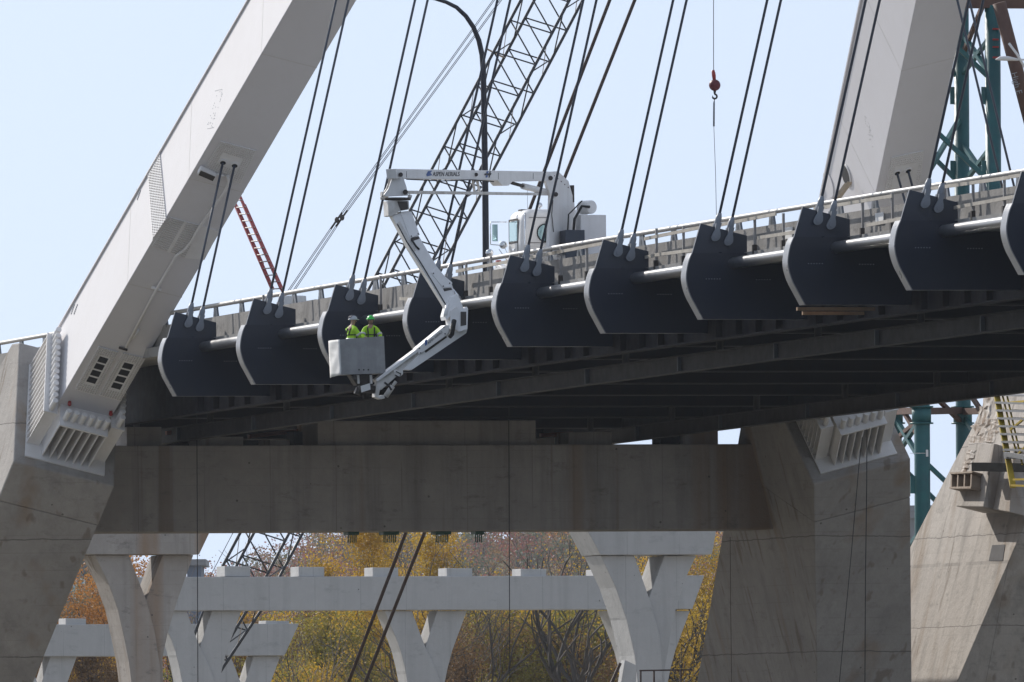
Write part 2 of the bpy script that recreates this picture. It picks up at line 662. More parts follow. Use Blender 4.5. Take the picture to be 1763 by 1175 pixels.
mb = MB(); mb.wbox(SCB - 3.0, SCB - .25, tx(551), tx(927), _zt0, zy(724))
mb.build('shear_block', M['pier'], cbm, .03)
for x0, x1, y0 in ((224, 284, 735), (350, 425, 752), (1182, 1243, 737), (985, 1060, 744), (470, 505, 757)):
    mb = MB(); mb.wbox(SCB - 1.9, SCB - .4, tx(x0), tx(x1), _zt0, zy(y0, SCB, x0))
    mb.build('bearing_pedestal', M['pier'], cbm, .02)
for x0, x1, y0 in ((1146, 1180, 745), (515, 530, 742)):
    mb = MB(); mb.wbox(SCB - 1.6, SCB - .6, tx(x0), tx(x1), _zt0, zy(y0, SCB, x0))
    mb.build('bearing', M['under'], cbm)
for i, (x0, x1, y0, y1, lb_) in enumerate(((286, 348, 746, 738, 'red-brown formwork beam lying on the crossbeam between two pedestals'), (428, 512, 752, 742, 'orange-brown formwork beam beside the shear block on the crossbeam'), (930, 985, 750, 747, 'dark red formwork beam between shear block and bearing pedestal'))):
    mb = MB().beam(on_s(x0, y0, SCB - 2.2), on_s(x1, y1, SCB - 2.2), .25, .14, UP)
    tag(mb.build('formwork_joist', M['rusty_form']), lb_, 'beam', 'formwork beams on the crossbeam')
# vertical joint strips set into the beam face are real thin grooves: dark hanging ropes below are separate things
for i, (x, y0, y1, lab) in enumerate(((339, 752, 1200, 'thin dark rope hanging in front of the crossbeam beside the leaning leg'),
                                       (876, 728, 1200, 'thin dark rope hanging down the middle of the crossbeam'))):
    mb = MB()
    ss = SCB + .5 + i * .3
    pts = [on_s(x + (y - y0) * .004, y, ss) for y in (y0 - 40, y0, (y0 + y1) / 2, y1)]
    mb.tube(pts, .016, 5)
    tag(mb.build('hanging_rope', M['darkwire']), lab, 'rope', 'ropes hanging at the pier')
mb = MB(); _s2 = bst(PA)[0] + .9
mb.tube([on_s(x, y, _s2) for x, y in ((1493, 690), (1492, 850), (1490, 1000), (1489, 1200))], .017, 5)
tag(mb.build('hanging_rope', M['darkwire']), 'straight dark rope hanging in front of the white-capped pier leg', 'rope', 'ropes hanging at the pier')
mb = MB()
mb.tube([on_s(x, y, _s2) for x, y in ((1491, 695), (1479, 800), (1466, 950), (1452, 1100), (1443, 1200))], .014, 5)
tag(mb.build('hanging_rope', M['darkwire']), 'slanting dark rope hanging in front of the white-capped pier leg', 'rope', 'ropes hanging at the pier')
mb = MB()
mb.tube([on_s(x, y, SCB + 2) for x, y in ((1257, 925), (1258, 1050), (1260, 1200))], .01, 5)
tag(mb.build('hanging_rope', M['rust']), 'thin rusty line hanging by the inner face of the pier leg', 'rope', 'ropes hanging at the pier')

# green rod clusters under the crossbeam
for i, (x, n) in enumerate(((620, 5), (685, 7), (775, 7), (838, 4))):
    g = thing('rod_cluster', W(SCB - 1.2, tx(x), _zb0 - .35), 'cluster of ' + ['five', 'seven', 'seven', 'four'][i] + ' dark green rods under the crossbeam' + ['', ' beside the rusty stay', ' in the open bay', ''][i], 'rods', 'green rod clusters under the crossbeam')
    mb = MB(); mb.wbox(SCB - 1.5, SCB - .9, tx(x) - n * .042, tx(x) + n * .042, _zb0 - .12, _zb0 + .02)
    mb.build('plate', M['green_rod'], g)
    for k in range(n):
        p = W(SCB - 1.1, tx(x) + (k - (n - 1) / 2) * .072, _zb0 - .12)
        mb = MB(); mb.tube([p, p - UP * (.27 + .02 * (k % 2))], .024, 6)
        mb.build('rod', M['green_rod'], g)


# ---------------------------------------------------------------- arch ribs
def rib(sd, label):
    fl = (lambda m: m.mirror()) if sd else (lambda m: m)
    base = UB if not sd else UB2
    R = thing('arch_rib', base, label, 'arch')
    # box with two lips
    mb = MB()
    L1 = 62
    pr = [RC(.03, -RW / 2, 0), RC(.03, RW / 2, 0), RC(.03, RW / 2, -RH), RC(.03, -RW / 2, -RH)]
    mb.prism(pr, RV * L1)
    fl(mb); box = mb.build('rib_box', M['arch'], R, .02)
    mb = MB()
    pr = [RC(.03, -RW / 2 - .07, -RH - .004), RC(.03, RW / 2 + .07, -RH - .004), RC(.03, RW / 2 + .07, -RH - .07), RC(.03, -RW / 2 - .07, -RH - .07)]
    mb.prism(pr, RV * L1)
    fl(mb); mb.build('top_flange', M['arch'], R)
    for lam in (9.2, 15.4, 22.6):
        mb = MB()
        e = .004
        q_ = [RC(lam, -RW / 2 - e, e), RC(lam, RW / 2 + e, e), RC(lam, RW / 2 + e, -RH), RC(lam, -RW / 2 - e, -RH)]
        mb.prism(q_, RV * .035)
        fl(mb); mb.build('weld_seam', M['arch_bolt'], box)
    # base plate
    mb = MB()
    bx0 = (PB - UB).dot(UV)
    mb.prism([RC(0, -1.48, bx0 + .1), RC(0, 1.48, bx0 + .1), RC(0, 1.48, bx0 - 4.0), RC(0, -1.48, bx0 - 4.0)], RV * .07)
    fl(mb); mb.build('base_plate', M['arch_plate'], R, .01)

    # anchor chairs: fins, ledge, rod caps
    LF = 1.95
    def chair(face_o, row, o, cnt, c0, sp, dep=.50, to=.25):
        g = MB()
        # ledge
        a = face_o + RV * LF + row * (c0 - sp * .6)
        b = face_o + RV * LF + row * (c0 + sp * (cnt - 1) + sp * .6)
        g.prism([a, b, b + o * dep, a + o * dep], RV * .06)
        fl(g); led = g.build('chair_ledge', M['arch_plate'], R)
        for k in range(cnt + 1):
            c = face_o + row * (c0 + sp * (k - .5)) + RV * .07
            g = MB()
            g.prism([c - row * .02, c + row * .02, c + row * .02 + o * (dep - .04), c - row * .02 + o * (dep - .04)], RV * (LF - .072))
            fl(g); g.build('chair_fin', M['arch_plate'], led)
        for k in range(cnt):
            c = face_o + row * (c0 + sp * k) + RV * (LF + .06) + o * to
            g = MB()
            g.tube([c, c + RV * .52], .105, 12)
            fl(g); g.build('rod_cap', M['arch_plate'], led, .012)
    chair(RC(0, 0, 0), NL, UV, 6, -.72, .288, .93, .62)
    chair(RC(0, -RW / 2, 0), -UV, -NL, 13, -.32, .265)
    chair(RC(0, RW / 2, 0), -UV, NL, 13, -.32, .265)
    return R, box, fl


ribL, boxL, _ = rib(0, 'bright white arch rib rising from the leg beside the hanger with the floodlight')
ribR, boxR, _ = rib(1, 'pale grey-white arch rib with round access hole, in front of the teal tower')


def quad_on(rib_fn, pts, side, off, thick, nrm):
    p = [rib_fn(x, y, side, off) for x, y in pts]
    return MB().prism(p, nrm * thick)


def lerp2(a, b, t):
    return (a[0] + (b[0] - a[0]) * t, a[1] + (b[1] - a[1]) * t)


def bolts_on(mb, rib_fn, q, nu, nv, side, off, nrm, r=.028, h=.03, keep=None):
    for i in range(nu):
        for j in range(nv):
            u_, v_ = (i + .5) / nu, (j + .5) / nv
            if keep and not keep(u_, v_):
                continue
            c = rib_fn(*lerp2(lerp2(q[0], q[1], u_), lerp2(q[3], q[2], u_), v_), side, off)
            mb.tube([c, c + nrm * h], r, 6, False)


# splice plate on the outer face
q = [(276, 262), (287, 377), (263, 413), (255, 297)]
pl = quad_on(rib_px, q, 1, .003, .025, -NL).build('splice_plate', M['arch_plate'], boxL)
mb = MB(); bolts_on(mb, rib_px, q, 26, 9, 1, .028, -NL, .026, .03)
stuff(mb.build('bolt_heads', M['arch_bolt'], pl))
# splice plate on the underside
q = [(294, 374), (346, 388), (318, 444), (262, 424)]
pl = quad_on(rib_px, q, 0, .003, .02, UV).build('splice_plate', M['arch_plate'], boxL)
mb = MB(); bolts_on(mb, rib_px, q, 22, 16, 0, .023, UV, .024, .03, lambda a, b: abs(a - .5) > .04)
stuff(mb.build('bolt_heads', M['arch_bolt'], pl))
q2 = [(346, 388), (378, 398), (352, 447), (318, 444)]
pl = quad_on(rib_px, q2, 0, .003, .02, UV).build('splice_plate', M['arch_plate'], boxL)
# hanger anchorage plate
q = [(380, 243), (441, 259), (414, 316), (352, 288)]
pl = quad_on(rib_px, q, 0, .003, .03, UV).build('anchorage_plate', M['arch_plate'], boxL)
mb = MB(); bolts_on(mb, rib_px, q, 18, 18, 0, .033, UV, .022, .03, lambda a, b: not (.22 < a < .78 and .35 < b < .72))
stuff(mb.build('bolt_heads', M['arch_bolt'], pl))
HANG0 = [(384, 279), (404, 284)]
for x, y in HANG0:
    c = rib_px(x, y, 0, .02)
    mb = MB(); mb.tube([c, c + UV * .05], .16, 16)
    s_ = mb.build('sleeve', M['arch_plate'], pl)
    mb = MB(); mb.tube([c + UV * .04, c + UV * .055], .10, 16)
    mb.build('sleeve_opening', M['hole'], s_)
# access panels with four openings each
for q in ([(170, 596), (204, 606), (165, 680), (129, 670)], [(211, 607), (249, 616), (208, 690), (171, 680)]):
    pl = quad_on(rib_px, q, 0, .003, .035, UV).build('access_panel', M['arch_plate'], boxL)
    mb = MB(); bolts_on(mb, rib_px, q, 9, 24, 0, .038, UV, .03, .035, lambda a, b: not (.24 < a < .76 and .17 < b < .83))
    stuff(mb.build('bolt_heads', M['arch_bolt'], pl))
    for k in range(4):
        v0, v1 = .2 + k * .155, .2 + k * .155 + .115
        w = [lerp2(lerp2(q[0], q[3], v), lerp2(q[1], q[2], v), t) for v, t in ((v0, .3), (v0, .72), (v1, .72), (v1, .3))]
        quad_on(rib_px, w, 0, .040, .012, UV).build('access_opening', M['hole'], pl)
# conduit along the underside
mb = MB()
mb.tube([rib_px(x, y, 0, .12) for x, y in ((392, 303), (394, 315), (386, 332), (342, 393), (330, 415), (317, 431), (303, 441), (297, 452), (269, 499), (217, 598))], .05, 8)
cd = mb.build('conduit', M['arch_plate'], boxL)
mb = MB(); mb.tube([rib_px(x, y, 0, .10) for x, y in ((261, 495), (277, 500))], .05, 8); mb.build('conduit_clamp', M['arch_plate'], cd)
mb = MB(); mb.tube([rib_px(x, y, 0, .06) for x, y in ((205, 599), (219, 603))], .045, 6); mb.build('conduit_clamp', M['dark'], cd)
mb = MB(); mb.tube([rib_px(x, y, 0, .10) for x, y in ((229, 583), (238, 568))], .05, 8); mb.build('conduit_stub', M['arch_plate'], cd)
# floodlight
fd = thing('floodlight', rib_px(360, 297, 0, .1), 'pale grey floodlight with dark lens under the white arch rib', 'floodlight')
mb = MB()
a, b = rib_px(345, 292, 0, .22), rib_px(373, 304, 0, .22)
d = (b - a)
mb.prism([a, b, b + RV * -.32, a + RV * -.32], UV * -.2)
mb.build('housing', M['arch_plate'], fd, .03)
mb = MB()
mb.prism([a + d * .06 - RV * .04 + UV * .004, b - d * .06 - RV * .04 + UV * .004, b - d * .06 - RV * .28 + UV * .004, a + d * .06 - RV * .28 + UV * .004], UV * .02)
mb.build('lens', M['dark'], fd)
mb = MB(); mb.tube([b + UV * -.1, rib_px(381, 302, 0, .1), rib_px(390, 303, 0, .02)], .04, 8); mb.build('arm', M['arch_plate'], fd)
# red valves
for x, y in ((120, 692), (191, 709)):
    c = rib_px(x, y, 0, 0)
    mb = MB(); mb.tube([c, c + UV * .09], .06, 8); mb.sphere(c + UV * .11, .075, 8, 5)
    mb.build('red_plug', M['red'], boxL)
# row of plug dots on the outer face
mb = MB()
for k in range(5):
    for j in range(2):
        c = rib_px(231 + j * 6 + k * 1.2, 345 - k * 3.4 + j * 2 - 4, 1, .002)
        mb.tube([c, c - NL * .02], .035, 6, False)
        c = rib_px(123 + j * 5 + k * 1.3, 540 - k * 3.6, 1, .002)
        mb.tube([c, c - NL * .02], .035, 6, False)
random.seed(3)
for k in range(34):
    v = random.random(); x = 360 + v * 19 + random.choice((-3.5, 0, 3.5, 5)) ; y = 219 - v * 62 + random.uniform(-2, 2)
    c = rib_px(x, y, 1, .002)
    mb.tube([c, c - NL * .008], .016, 6, False)
for k in range(6):
    for x, y in ((358 + k * 2, 222 - k * .4), (371 + k * 2, 157 - k * .5)):
        c = rib_px(x, y, 1, .002); mb.tube([c, c - NL * .008], .016, 6, False)
stuff(mb.build('plug_heads', M['socket'], boxL))

# right rib: anchorage plate, access hole, plug heads
q = [(1535, 271), (1590, 259), (1583, 322), (1522, 330)]
pl = quad_on(rib2_px, q, 0, .003, .03, UV2).build('anchorage_plate', M['arch_plate'], boxR)
mb = MB(); bolts_on(mb, rib2_px, q, 16, 16, 0, .033, UV2, .02, .025, lambda a, b: a < .2 or a > .85 or b < .3)
stuff(mb.build('bolt_heads', M['arch_bolt'], pl))
HANG0R = [(1544, 297), (1563, 293)]
for x, y in HANG0R:
    c = rib2_px(x, y, 0, .02)
    mb = MB(); mb.tube([c, c + UV2 * .05], .15, 16); s_ = mb.build('sleeve', M['arch_plate'], pl)
    mb = MB(); mb.tube([c + UV2 * .04, c + UV2 * .055], .1, 16); mb.build('sleeve_opening', M['hole'], s_)
LF2 = -NL2 if (-NL2).dot(LT) < 0 else NL2     # outward normal of the left-facing side
c = rib2_px(1458, 302, 1, 0)
mb = MB()
mb.tube([c, c + LF2 * .05], .44, 28)
rg = mb.build('access_collar', M['arch_plate'], boxR, .03)
mb = MB(); mb.tube([c + LF2 * .045, c + LF2 * .058], .37, 28); mb.build('access_opening', M['hole'], rg)
# half-domed cover beside the hole
c = rib2_px(1427, 318, 1, 0)
mb = MB()
mb.tube([c + LF2 * .002, c + LF2 * .035], [.5, .48], 28)
mb.build('round_cover', M['arch'], boxR, .03)
mb = MB()
mb.beam(rib2_px(1463, 314, 1, .2), rib2_px(1441, 345, 1, .6), .2, .05)
mb.beam(rib2_px(1456, 316, 1, .3), rib2_px(1436, 343, 1, .7), .06, .05)
tag(mb.build('timber_plank', M['tan_tarp']), 'tan timber plank leaning out of the round access hole', 'plank')
mb = MB()
for k in range(30):
    v = random.random(); c = rib2_px(1489 + v * 16 + random.uniform(-4, 4), 200 + v * 55, 1, .002)
    mb.tube([c, c + LF2 * .008], .015, 6, False)
stuff(mb.build('plug_heads', M['arch_bolt'], boxR))

# ---------------------------------------------------------------- bridge deck
S0, S1 = -75, 128
deck = thing('bridge_deck', W(SCB - 1.5, TC, _zt0), 'long navy steel bridge deck with curved outriggers hung from the white arches', 'bridge deck')


def sweep(prof, s0, s1, step=5.0, smooth=False):
    mb = MB()
    n = max(1, round((s1 - s0) / step))
    mb.loft([[D(s0 + (s1 - s0) * k / n, t, z) for t, z in prof] for k in range(n + 1)], smooth)
    return mb


def rect(t0, t1, z0, z1):
    return [(t0, z0), (t1, z0), (t1, z1), (t0, z1)]


sweep(rect(1.72, 2 * TC - 1.72, -.30, .03), S0, S1).build('slab', M['deckcon'], deck)
KS = list(range(0, 12))
for sd in (0, 1):
    X = (lambda t: 2 * TC - t) if sd else (lambda t: t)
    # rounded edge pipe with a closing plate behind it
    sg = 1 if not sd else -1
    prof = [(X(1.28) + sg * .175 * math.cos(a), -.305 + .175 * math.sin(a)) for a in [2 * math.pi * i / 32 for i in range(32)]]
    pp = sweep(prof, 11.2, S1, 5, True).build('edge_pipe', M['pipe'], deck)
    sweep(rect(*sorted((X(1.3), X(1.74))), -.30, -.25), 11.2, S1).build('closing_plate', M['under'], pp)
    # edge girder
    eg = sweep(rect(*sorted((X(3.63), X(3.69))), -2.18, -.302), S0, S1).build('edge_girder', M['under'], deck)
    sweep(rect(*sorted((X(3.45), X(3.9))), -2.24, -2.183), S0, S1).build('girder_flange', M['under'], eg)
    # hung maintenance rail
    tr = sweep(rect(*sorted((X(5.97), X(6.03))), -2.76, -2.30), S0, S1).build('maintenance_rail', M['girder'], deck)
    sweep(rect(*sorted((X(5.82), X(6.18))), -2.80, -2.763), S0, S1).build('rail_flange', M['girder'], tr)
    sweep(rect(*sorted((X(5.86), X(6.14))), -2.297, -2.26), S0, S1).build('rail_flange', M['girder'], tr)
    for k in range(-5, 12):
        s = 5 + 10 * k
        mb = MB(); mb.tube([D(s, X(6), -2.255), D(s, X(6), -1.7)], .12, 12)
        mb.build('rail_hanger', M['girder'], tr)
        mb = MB(); mb.tbox(s + 6.02, s + 6.06, *sorted((X(5.84), X(6.16))), -2.76, -2.30)
        mb.build('stiffener', M['railpost'], tr)
# floor beams and stringers
for k in range(-8, 12):
    s = 11 + 10 * k
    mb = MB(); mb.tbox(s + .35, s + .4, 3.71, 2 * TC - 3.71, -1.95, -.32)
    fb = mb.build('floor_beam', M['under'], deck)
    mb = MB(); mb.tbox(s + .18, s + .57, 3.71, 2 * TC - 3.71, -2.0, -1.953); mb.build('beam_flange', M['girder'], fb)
for t in (7.5, 10.2, 12.9, 15.6, 18.3, 21.0):
    mb = sweep(rect(t - .02, t + .02, -.9, -.302), S0, S1)
    mb2 = sweep(rect(t - .15, t + .15, -.94, -.903), S0, S1)
    st_ = mb.build('stringer', M['under'], deck); mb2.build('stringer_flange', M['rustbeam'], st_)
# bottom stiffener rows and leftover timbers at the near edge girder
for k in range(0, 11):
    s = 11 + 10 * k
    for j in range(1, 5):
        mb = MB(); mb.tbox(s - .2 - j * 2.0, s - .24 - j * 2.0, 3.42, 3.62, -2.18, -.6)
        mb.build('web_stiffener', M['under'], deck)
# curved outriggers
OUT0 = [(0, 0), (-.10, -.22), (-.17, -.5), (-.195, -.75), (-.16, -1.0), (-.06, -1.3), (.08, -1.56), (.32, -1.99)]


def smooth_curve(P, n=4):
    out = []
    for i in range(len(P) - 1):
        a, b, c, d = P[max(i - 1, 0)], P[i], P[i + 1], P[min(i + 2, len(P) - 1)]
        for k in range(n):
            t = k / n
            out.append(tuple(.5 * (2 * b[j] + (c[j] - a[j]) * t + (2 * a[j] - 5 * b[j] + 4 * c[j] - d[j]) * t * t + (3 * b[j] - a[j] - 3 * c[j] + d[j]) * t ** 3) for j in (0, 1)))
    return out + [P[-1]]


OUT = smooth_curve(OUT0)
for sd in (0, 1):
    X = (lambda t: 2 * TC - t) if sd else (lambda t: t)
    for k in KS:
        s = 11.4 + 10 * k
        poly = [D(s, X(t), z) for t, z in OUT] + [D(s, X(3.6), -1.99), D(s, X(3.6), -.31), D(s, X(1.70), -.31), D(s, X(1.70), 0)]
        mb = MB().prism(poly, -AX * .46)
        og = mb.build('outrigger', M['navy'], deck)
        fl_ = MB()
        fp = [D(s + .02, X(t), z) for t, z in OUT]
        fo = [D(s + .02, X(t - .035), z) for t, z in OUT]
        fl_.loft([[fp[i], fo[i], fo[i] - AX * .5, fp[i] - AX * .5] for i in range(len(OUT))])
        fl_.build('outrigger_flange', M['pale_flange'], og)
        if not sd:
            mb = MB()
            for j in range(6):
                c = D(s, .42 + j * .085, -.78); mb.tube([c, c + AX * .02], .018, 6, False)
                c = D(s, 2.0 + j * .085, -.80); mb.tube([c, c + AX * .02], .018, 6, False)
            stuff(mb.build('bolt_heads', M['socket'], og))
        mb = MB().prism([D(s - .33, X(t), z) for t, z in ((.37, .90), (1.82, .54), (1.82, .004), (.09, .004))], -AX * .1)
        mb.build('anchor_plate', M['navy_plate'], og, .008)
        mb = MB().prism([D(s - .16, X(t), z) for t, z in ((.95, .002), (1.1, .002), (1.1, .035), (.95, .035))], -AX * .25)
        mb.build('weld_lug', M['navy_plate'], og)
# loose timbers left under two bays
for s, t0, t1 in ((80.0, .5, 2.9),):
    for j, (a, b, z) in enumerate(((t0, t1, -2.05), (t0 + .3, t1 - .2, -2.16))):
        mb = MB().beam(D(s - j * .4, a, z), D(s - j * .4, b, z), .12, .1)
        tag(mb.build('timber_joist', M['plank']), 'brown timber joist wedged ' + ['right under', 'just below the other joist under'][j] + ' an outrigger', 'timber')

# parapets in cast lengths
for sd in (0, 1):
    X = (lambda t: 2 * TC - t) if sd else (lambda t: t)
    s = S0
    while s < S1 - 1:
        e = s + 4.985
        mb = sweep([(X(2.0), .034), (X(2.42), .034), (X(2.36), .78), (X(2.04), .78)], s, e, 5)
        mb.build('parapet_panel', M['parapet'], deck)
        s += 5
# brackets and hatch plates on the outer parapet face
for x, y in ((1358, 402), (940, 466), (1515, 380)):
    p = bst(on_t(x, y, 1.99))
    mb = MB(); mb.tbox(p[0] - .4, p[0] + .35, 1.975, 2.005, .28, .62)
    mb.build('junction_cover', M['tarp'], deck)

# ---------------------------------------------------------------- aluminium railing
for sd in (0, 1):
    X = (lambda t: 2 * TC - t) if sd else (lambda t: t)
    rl = thing('deck_railing', D(20, X(2.2), .78), ['silver tube railing on cast posts above the parapet, beside the hangers', 'silver tube railing on the parapet away from the timber guard rail'][sd], 'railing')
    prof = [(X(2.2) + .09 * math.cos(a), 1.19 + .075 * math.sin(a)) for a in [2 * math.pi * i / 12 for i in range(12)]]
    if sd:
        prof = prof[::-1]
    sweep(prof, S0, S1, 5, True).build('top_rail', M['alu'], rl)
    k = 0
    s = -30.0 if not sd else 0
    pm = None
    while s < S1:
        z0 = .782
        sh = [(0, 0), (.42, 0), (.36, .12), (.30, .26), (.26, .40), (.14, .47), (.02, .40), (.08, .28), (.04, .12)]
        for w_ in (0, .075):
            mb = MB()
            mb.prism([D(s + a - .2 + w_ * 2.4, X(2.2), z0 + b) - LT * .03 for a, b in sh], LT * .06)
            mb.build('rail_post', M['railpost'], rl)
        s += 3.3
        k += 1

# ---------------------------------------------------------------- temporary guard rail
gr = thing('timber_guard_rail', D(55, 1.78, 0), 'temporary guard rail of grey boards on thin steel posts outside the parapet', 'guard rail')
random.seed(11)
pposts = []
for s0 in (43.0, 53.5, 63.6, 73.6, 84.0, 94.2, 104):
    a = [s0 - 1.6, s0 + 1.2, s0 + 4.4, s0 + 6.0]
    pposts += a
for s in pposts + [27.5, 31.5, 37.5, 17.2]:
    h = random.uniform(1.02, 1.2)
    dx = random.uniform(-.04, .04)
    mb = MB().beam(D(s, 1.78, -.15), D(s + dx, 1.78, h), .07, .07, AX)
    po = mb.build('guard_post', M['tpost'], gr)
    mb = MB().beam(D(s, 1.76, -.16), D(s, 1.76, .22), .12, .12, AX)
    mb.build('post_socket', M['dark'], po)
for a, b, z in ((40.5, 52.2, .92), (51.2, 57.9, .98), (56.5, 62, .33), (61, 68.5, .97), (62.1, 69.2, .35), (68, 74.3, 1.0), (72.5, 79, .40),
                (78, 85.4, 1.0), (83, 89, .30), (88.3, 96, 1.02), (91, 98.6, .42), (96, 104, 1.0)):
    ta = random.uniform(-.05, .05)
    mb = MB().beam(D(a, 1.71, z + ta), D(b, 1.71, z - ta), .04, .10, UP)
    mb.build('guard_board', M['timber'], gr)
mb = MB().beam(D(34.0, 1.70, .30), D(37.2, 1.70, .12), .04, .10, UP)
mb.build('guard_board', M['timber'], gr)

# ---------------------------------------------------------------- hangers
def hanger(name_label, foot, top, toggle, r=.041):
    foot, top = Vector(foot), Vector(top)
    h = thing('hanger', foot, name_label, 'cable', toggle)
    d = (top - foot).normalized()
    mb = MB(); mb.tube([foot + d * .62, top], r, 8); mb.build('cable', M['cable'], h)
    mb = MB()
    mb.tube([foot + d * .26, foot + d * .36, foot + d * .58, foot + d * .74], [.07, .105, .10, .06], 10)
    fk = mb.build('socket', M['socket'], h)
    for off in (-.11, .11):
        mb = MB()
        c = foot + AX * off
        pts = []
        for i in range(20):
            a = 2 * math.pi * i / 20
            x, y = math.cos(a) * .14, math.sin(a) * .14
            if y > 0:
                y *= 1.0
            pts.append(c + LT * x + (d * y))
        pts = pts[11:20] + pts[0:0] + [c + LT * .14, c + LT * .12 + d * .10, c + LT * .075 + d * .22, c + LT * .09 + d * .42, c - LT * .09 + d * .42, c - LT * .075 + d * .22, c - LT * .12 + d * .10, c - LT * .14]
        mb.prism(pts, AX * (.06 if off > 0 else -.06))
        mb.build('fork_cheek', M['socket'], fk)
    mb = MB(); mb.tube([foot - AX * .2, foot + AX * .2], .07, 12); mb.build('pin', M['socket'], fk)
    return h


for k in KS:
    s = 11 + 10 * k + .02
    for j, (t, z) in enumerate(((.81, .50), (1.21, .37))):
        ft = D(s, t, z)
        if k == 0:
            tp = rib_px(*HANG0[j], 0, .03)
        else:
            tp = ft + (UP + LT * KL) * (13 + k * 4 if k < 3 else 30)
        hanger(['outer', 'inner'][j] + ' cable of the ' + ORD[k] + ' hanger pair from the bright arch foot', ft, tp, 'hangers of the near arch rib')
        if k < 4:
            ft = D(s, 2 * TC - t, z)
            if k == 0:
                tp = rib2_px(*HANG0R[1 - j], 0, .03)
            else:
                tp = ft + (UP - LT * KL) * (13 + k * 4)
            hanger(['outer', 'inner'][j] + ' cable of the ' + ORD[k] + ' hanger pair from the far arch foot', ft, tp, 'hangers of the far arch rib')

# ---------------------------------------------------------------- approach piers behind
def s_at(x, y, d):
    return bst(on_d(x, y, d))[0]


def px_prism(poly, s, back):
    return MB().prism([on_s(x, y, s) for x, y in poly], -AX * back)


def v_col(c, y0, k, s, back, parent, ext=120):
    """V-shaped column: c centre px, y0 top px, k pixel scale"""
    f = lambda dx, dy: (c + dx * k, y0 + dy * k)
    lo = [(-71, 0), (-62, 22), (-51, 48), (-43, 70), (-36, 98), (-31, 125), (-29, 125 + ext)]
    ro = [(31, 125 + ext), (33, 123), (38, 98), (46, 68), (57, 38), (71, 0)]
    left = [f(*p) for p in lo] + [f(29, 125 + ext), f(27, 128), f(17, 100), f(0, 64), f(-24, 0)]
    right = [f(*p) for p in ro] + [f(20, 0), f(0, 60), f(-6, 90), f(-10, 125 + ext)]
    o = px_prism(right, s - .15, back - .15).build('v_arm', M['farcon'], parent, .03)
    return px_prism(left, s, back).build('v_arm', M['farcon'], parent, .03)


def far_pier(label, s, cap, vs, y0, k, peds, back, capback):
    p = thing('approach_pier', on_s(vs[0], 1500, s), label, 'pier', 'approach piers behind the main pier')
    px_prism(cap, s + .25, capback + .5).build('pier_cap', M['farcon'], p, .03)
    for c in vs:
        v_col(c, y0, k, s, back, p)
    for x0, x1, y1, y2 in peds:
        px_prism([(x0, y1), (x1, y1 + .5), (x1, y2), (x0, y2)], s - .05, 1.6).build('girder_pedestal', M['block'], p, .02)
    return p


S3 = s_at(733, 1050, 717)
far_pier('pale concrete approach pier with three V columns and six blocks on its cap', S3,
         [(236, 994), (1213, 991), (1192, 1049), (236, 1052)], (345, 733, 1117), 1052, 1.0,
         [(387 + 127.4 * i, 431 + 127.4 * i, 975 + i * 1.2, 993) for i in range(6)], 1.7, 1.9)
S4 = s_at(419, 1130, 805)
far_pier('smaller pale concrete approach pier whose slanted cap end shows under the crane boom', S4,
         [(-40, 1076), (515, 1074), (490, 1129), (-40, 1131)], (69, 419), 1130, .9,
         [(113, 148, 1065, 1077), (458, 498, 1069, 1076)], 1.7, 1.9)
# nearer approach piers
S2 = s_at(255, 960, 618)
p = thing('approach_pier', on_s(252, 1500, S2), 'shaded concrete approach pier with V column directly under the crossbeam beside the leaning leg', 'pier', 'approach piers behind the main pier')
px_prism([(-260, 890), (376, 890), (362, 915), (343, 955), (-260, 955)], S2 + .3, 2.6).build('pier_cap', M['pier'], p, .03)
for dx in (0, -450):
    left = [(163, 956), (186, 1003), (203, 1050), (213, 1095), (222, 1140), (227, 1180), (230, 1330), (279, 1330), (276, 1150), (266, 1085), (252, 1034), (222, 956)]
    right = [(235, 1330), (284, 1330), (281, 1175), (280, 1134), (288, 1094), (305, 1036), (329, 968), (333, 956), (280, 956), (250, 1037), (240, 1080)]
    px_prism([(x + dx, y) for x, y in right], S2 - .2, 2.0).build('v_arm', M['pier'], p, .03)
    px_prism([(x + dx, y) for x, y in left], S2, 2.2).build('v_arm', M['pier'], p, .03)
S2b = s_at(1117, 960, 622)
p = thing('approach_pier', on_s(1117, 1500, S2b), 'single curved V pier with cap, beside the pier leg with the hanging ropes', 'pier', 'approach piers behind the main pier')
px_prism([(999, 892), (1238, 890), (1233, 915), (1226, 955), (1034, 956), (1012, 915)], S2b + .25, 2.9).build('pier_cap', M['farcon'], p, .03)
px_prism([(1105, 1330), (1142, 1330), (1145, 1150), (1149, 1129), (1164, 1047), (1182, 993), (1199, 957), (1144, 957), (1116, 1033), (1110, 1080)], S2b - .2, 2.3).build('v_arm', M['farcon'], p, .03)
px_prism([(1034, 957), (1060, 1012), (1079, 1068), (1093, 1129), (1098, 1175), (1101, 1330), (1138, 1330), (1140, 1150), (1136, 1095), (1117.5, 1029), (1092, 957)], S2b, 2.5).build('v_arm', M['farcon'], p, .03)

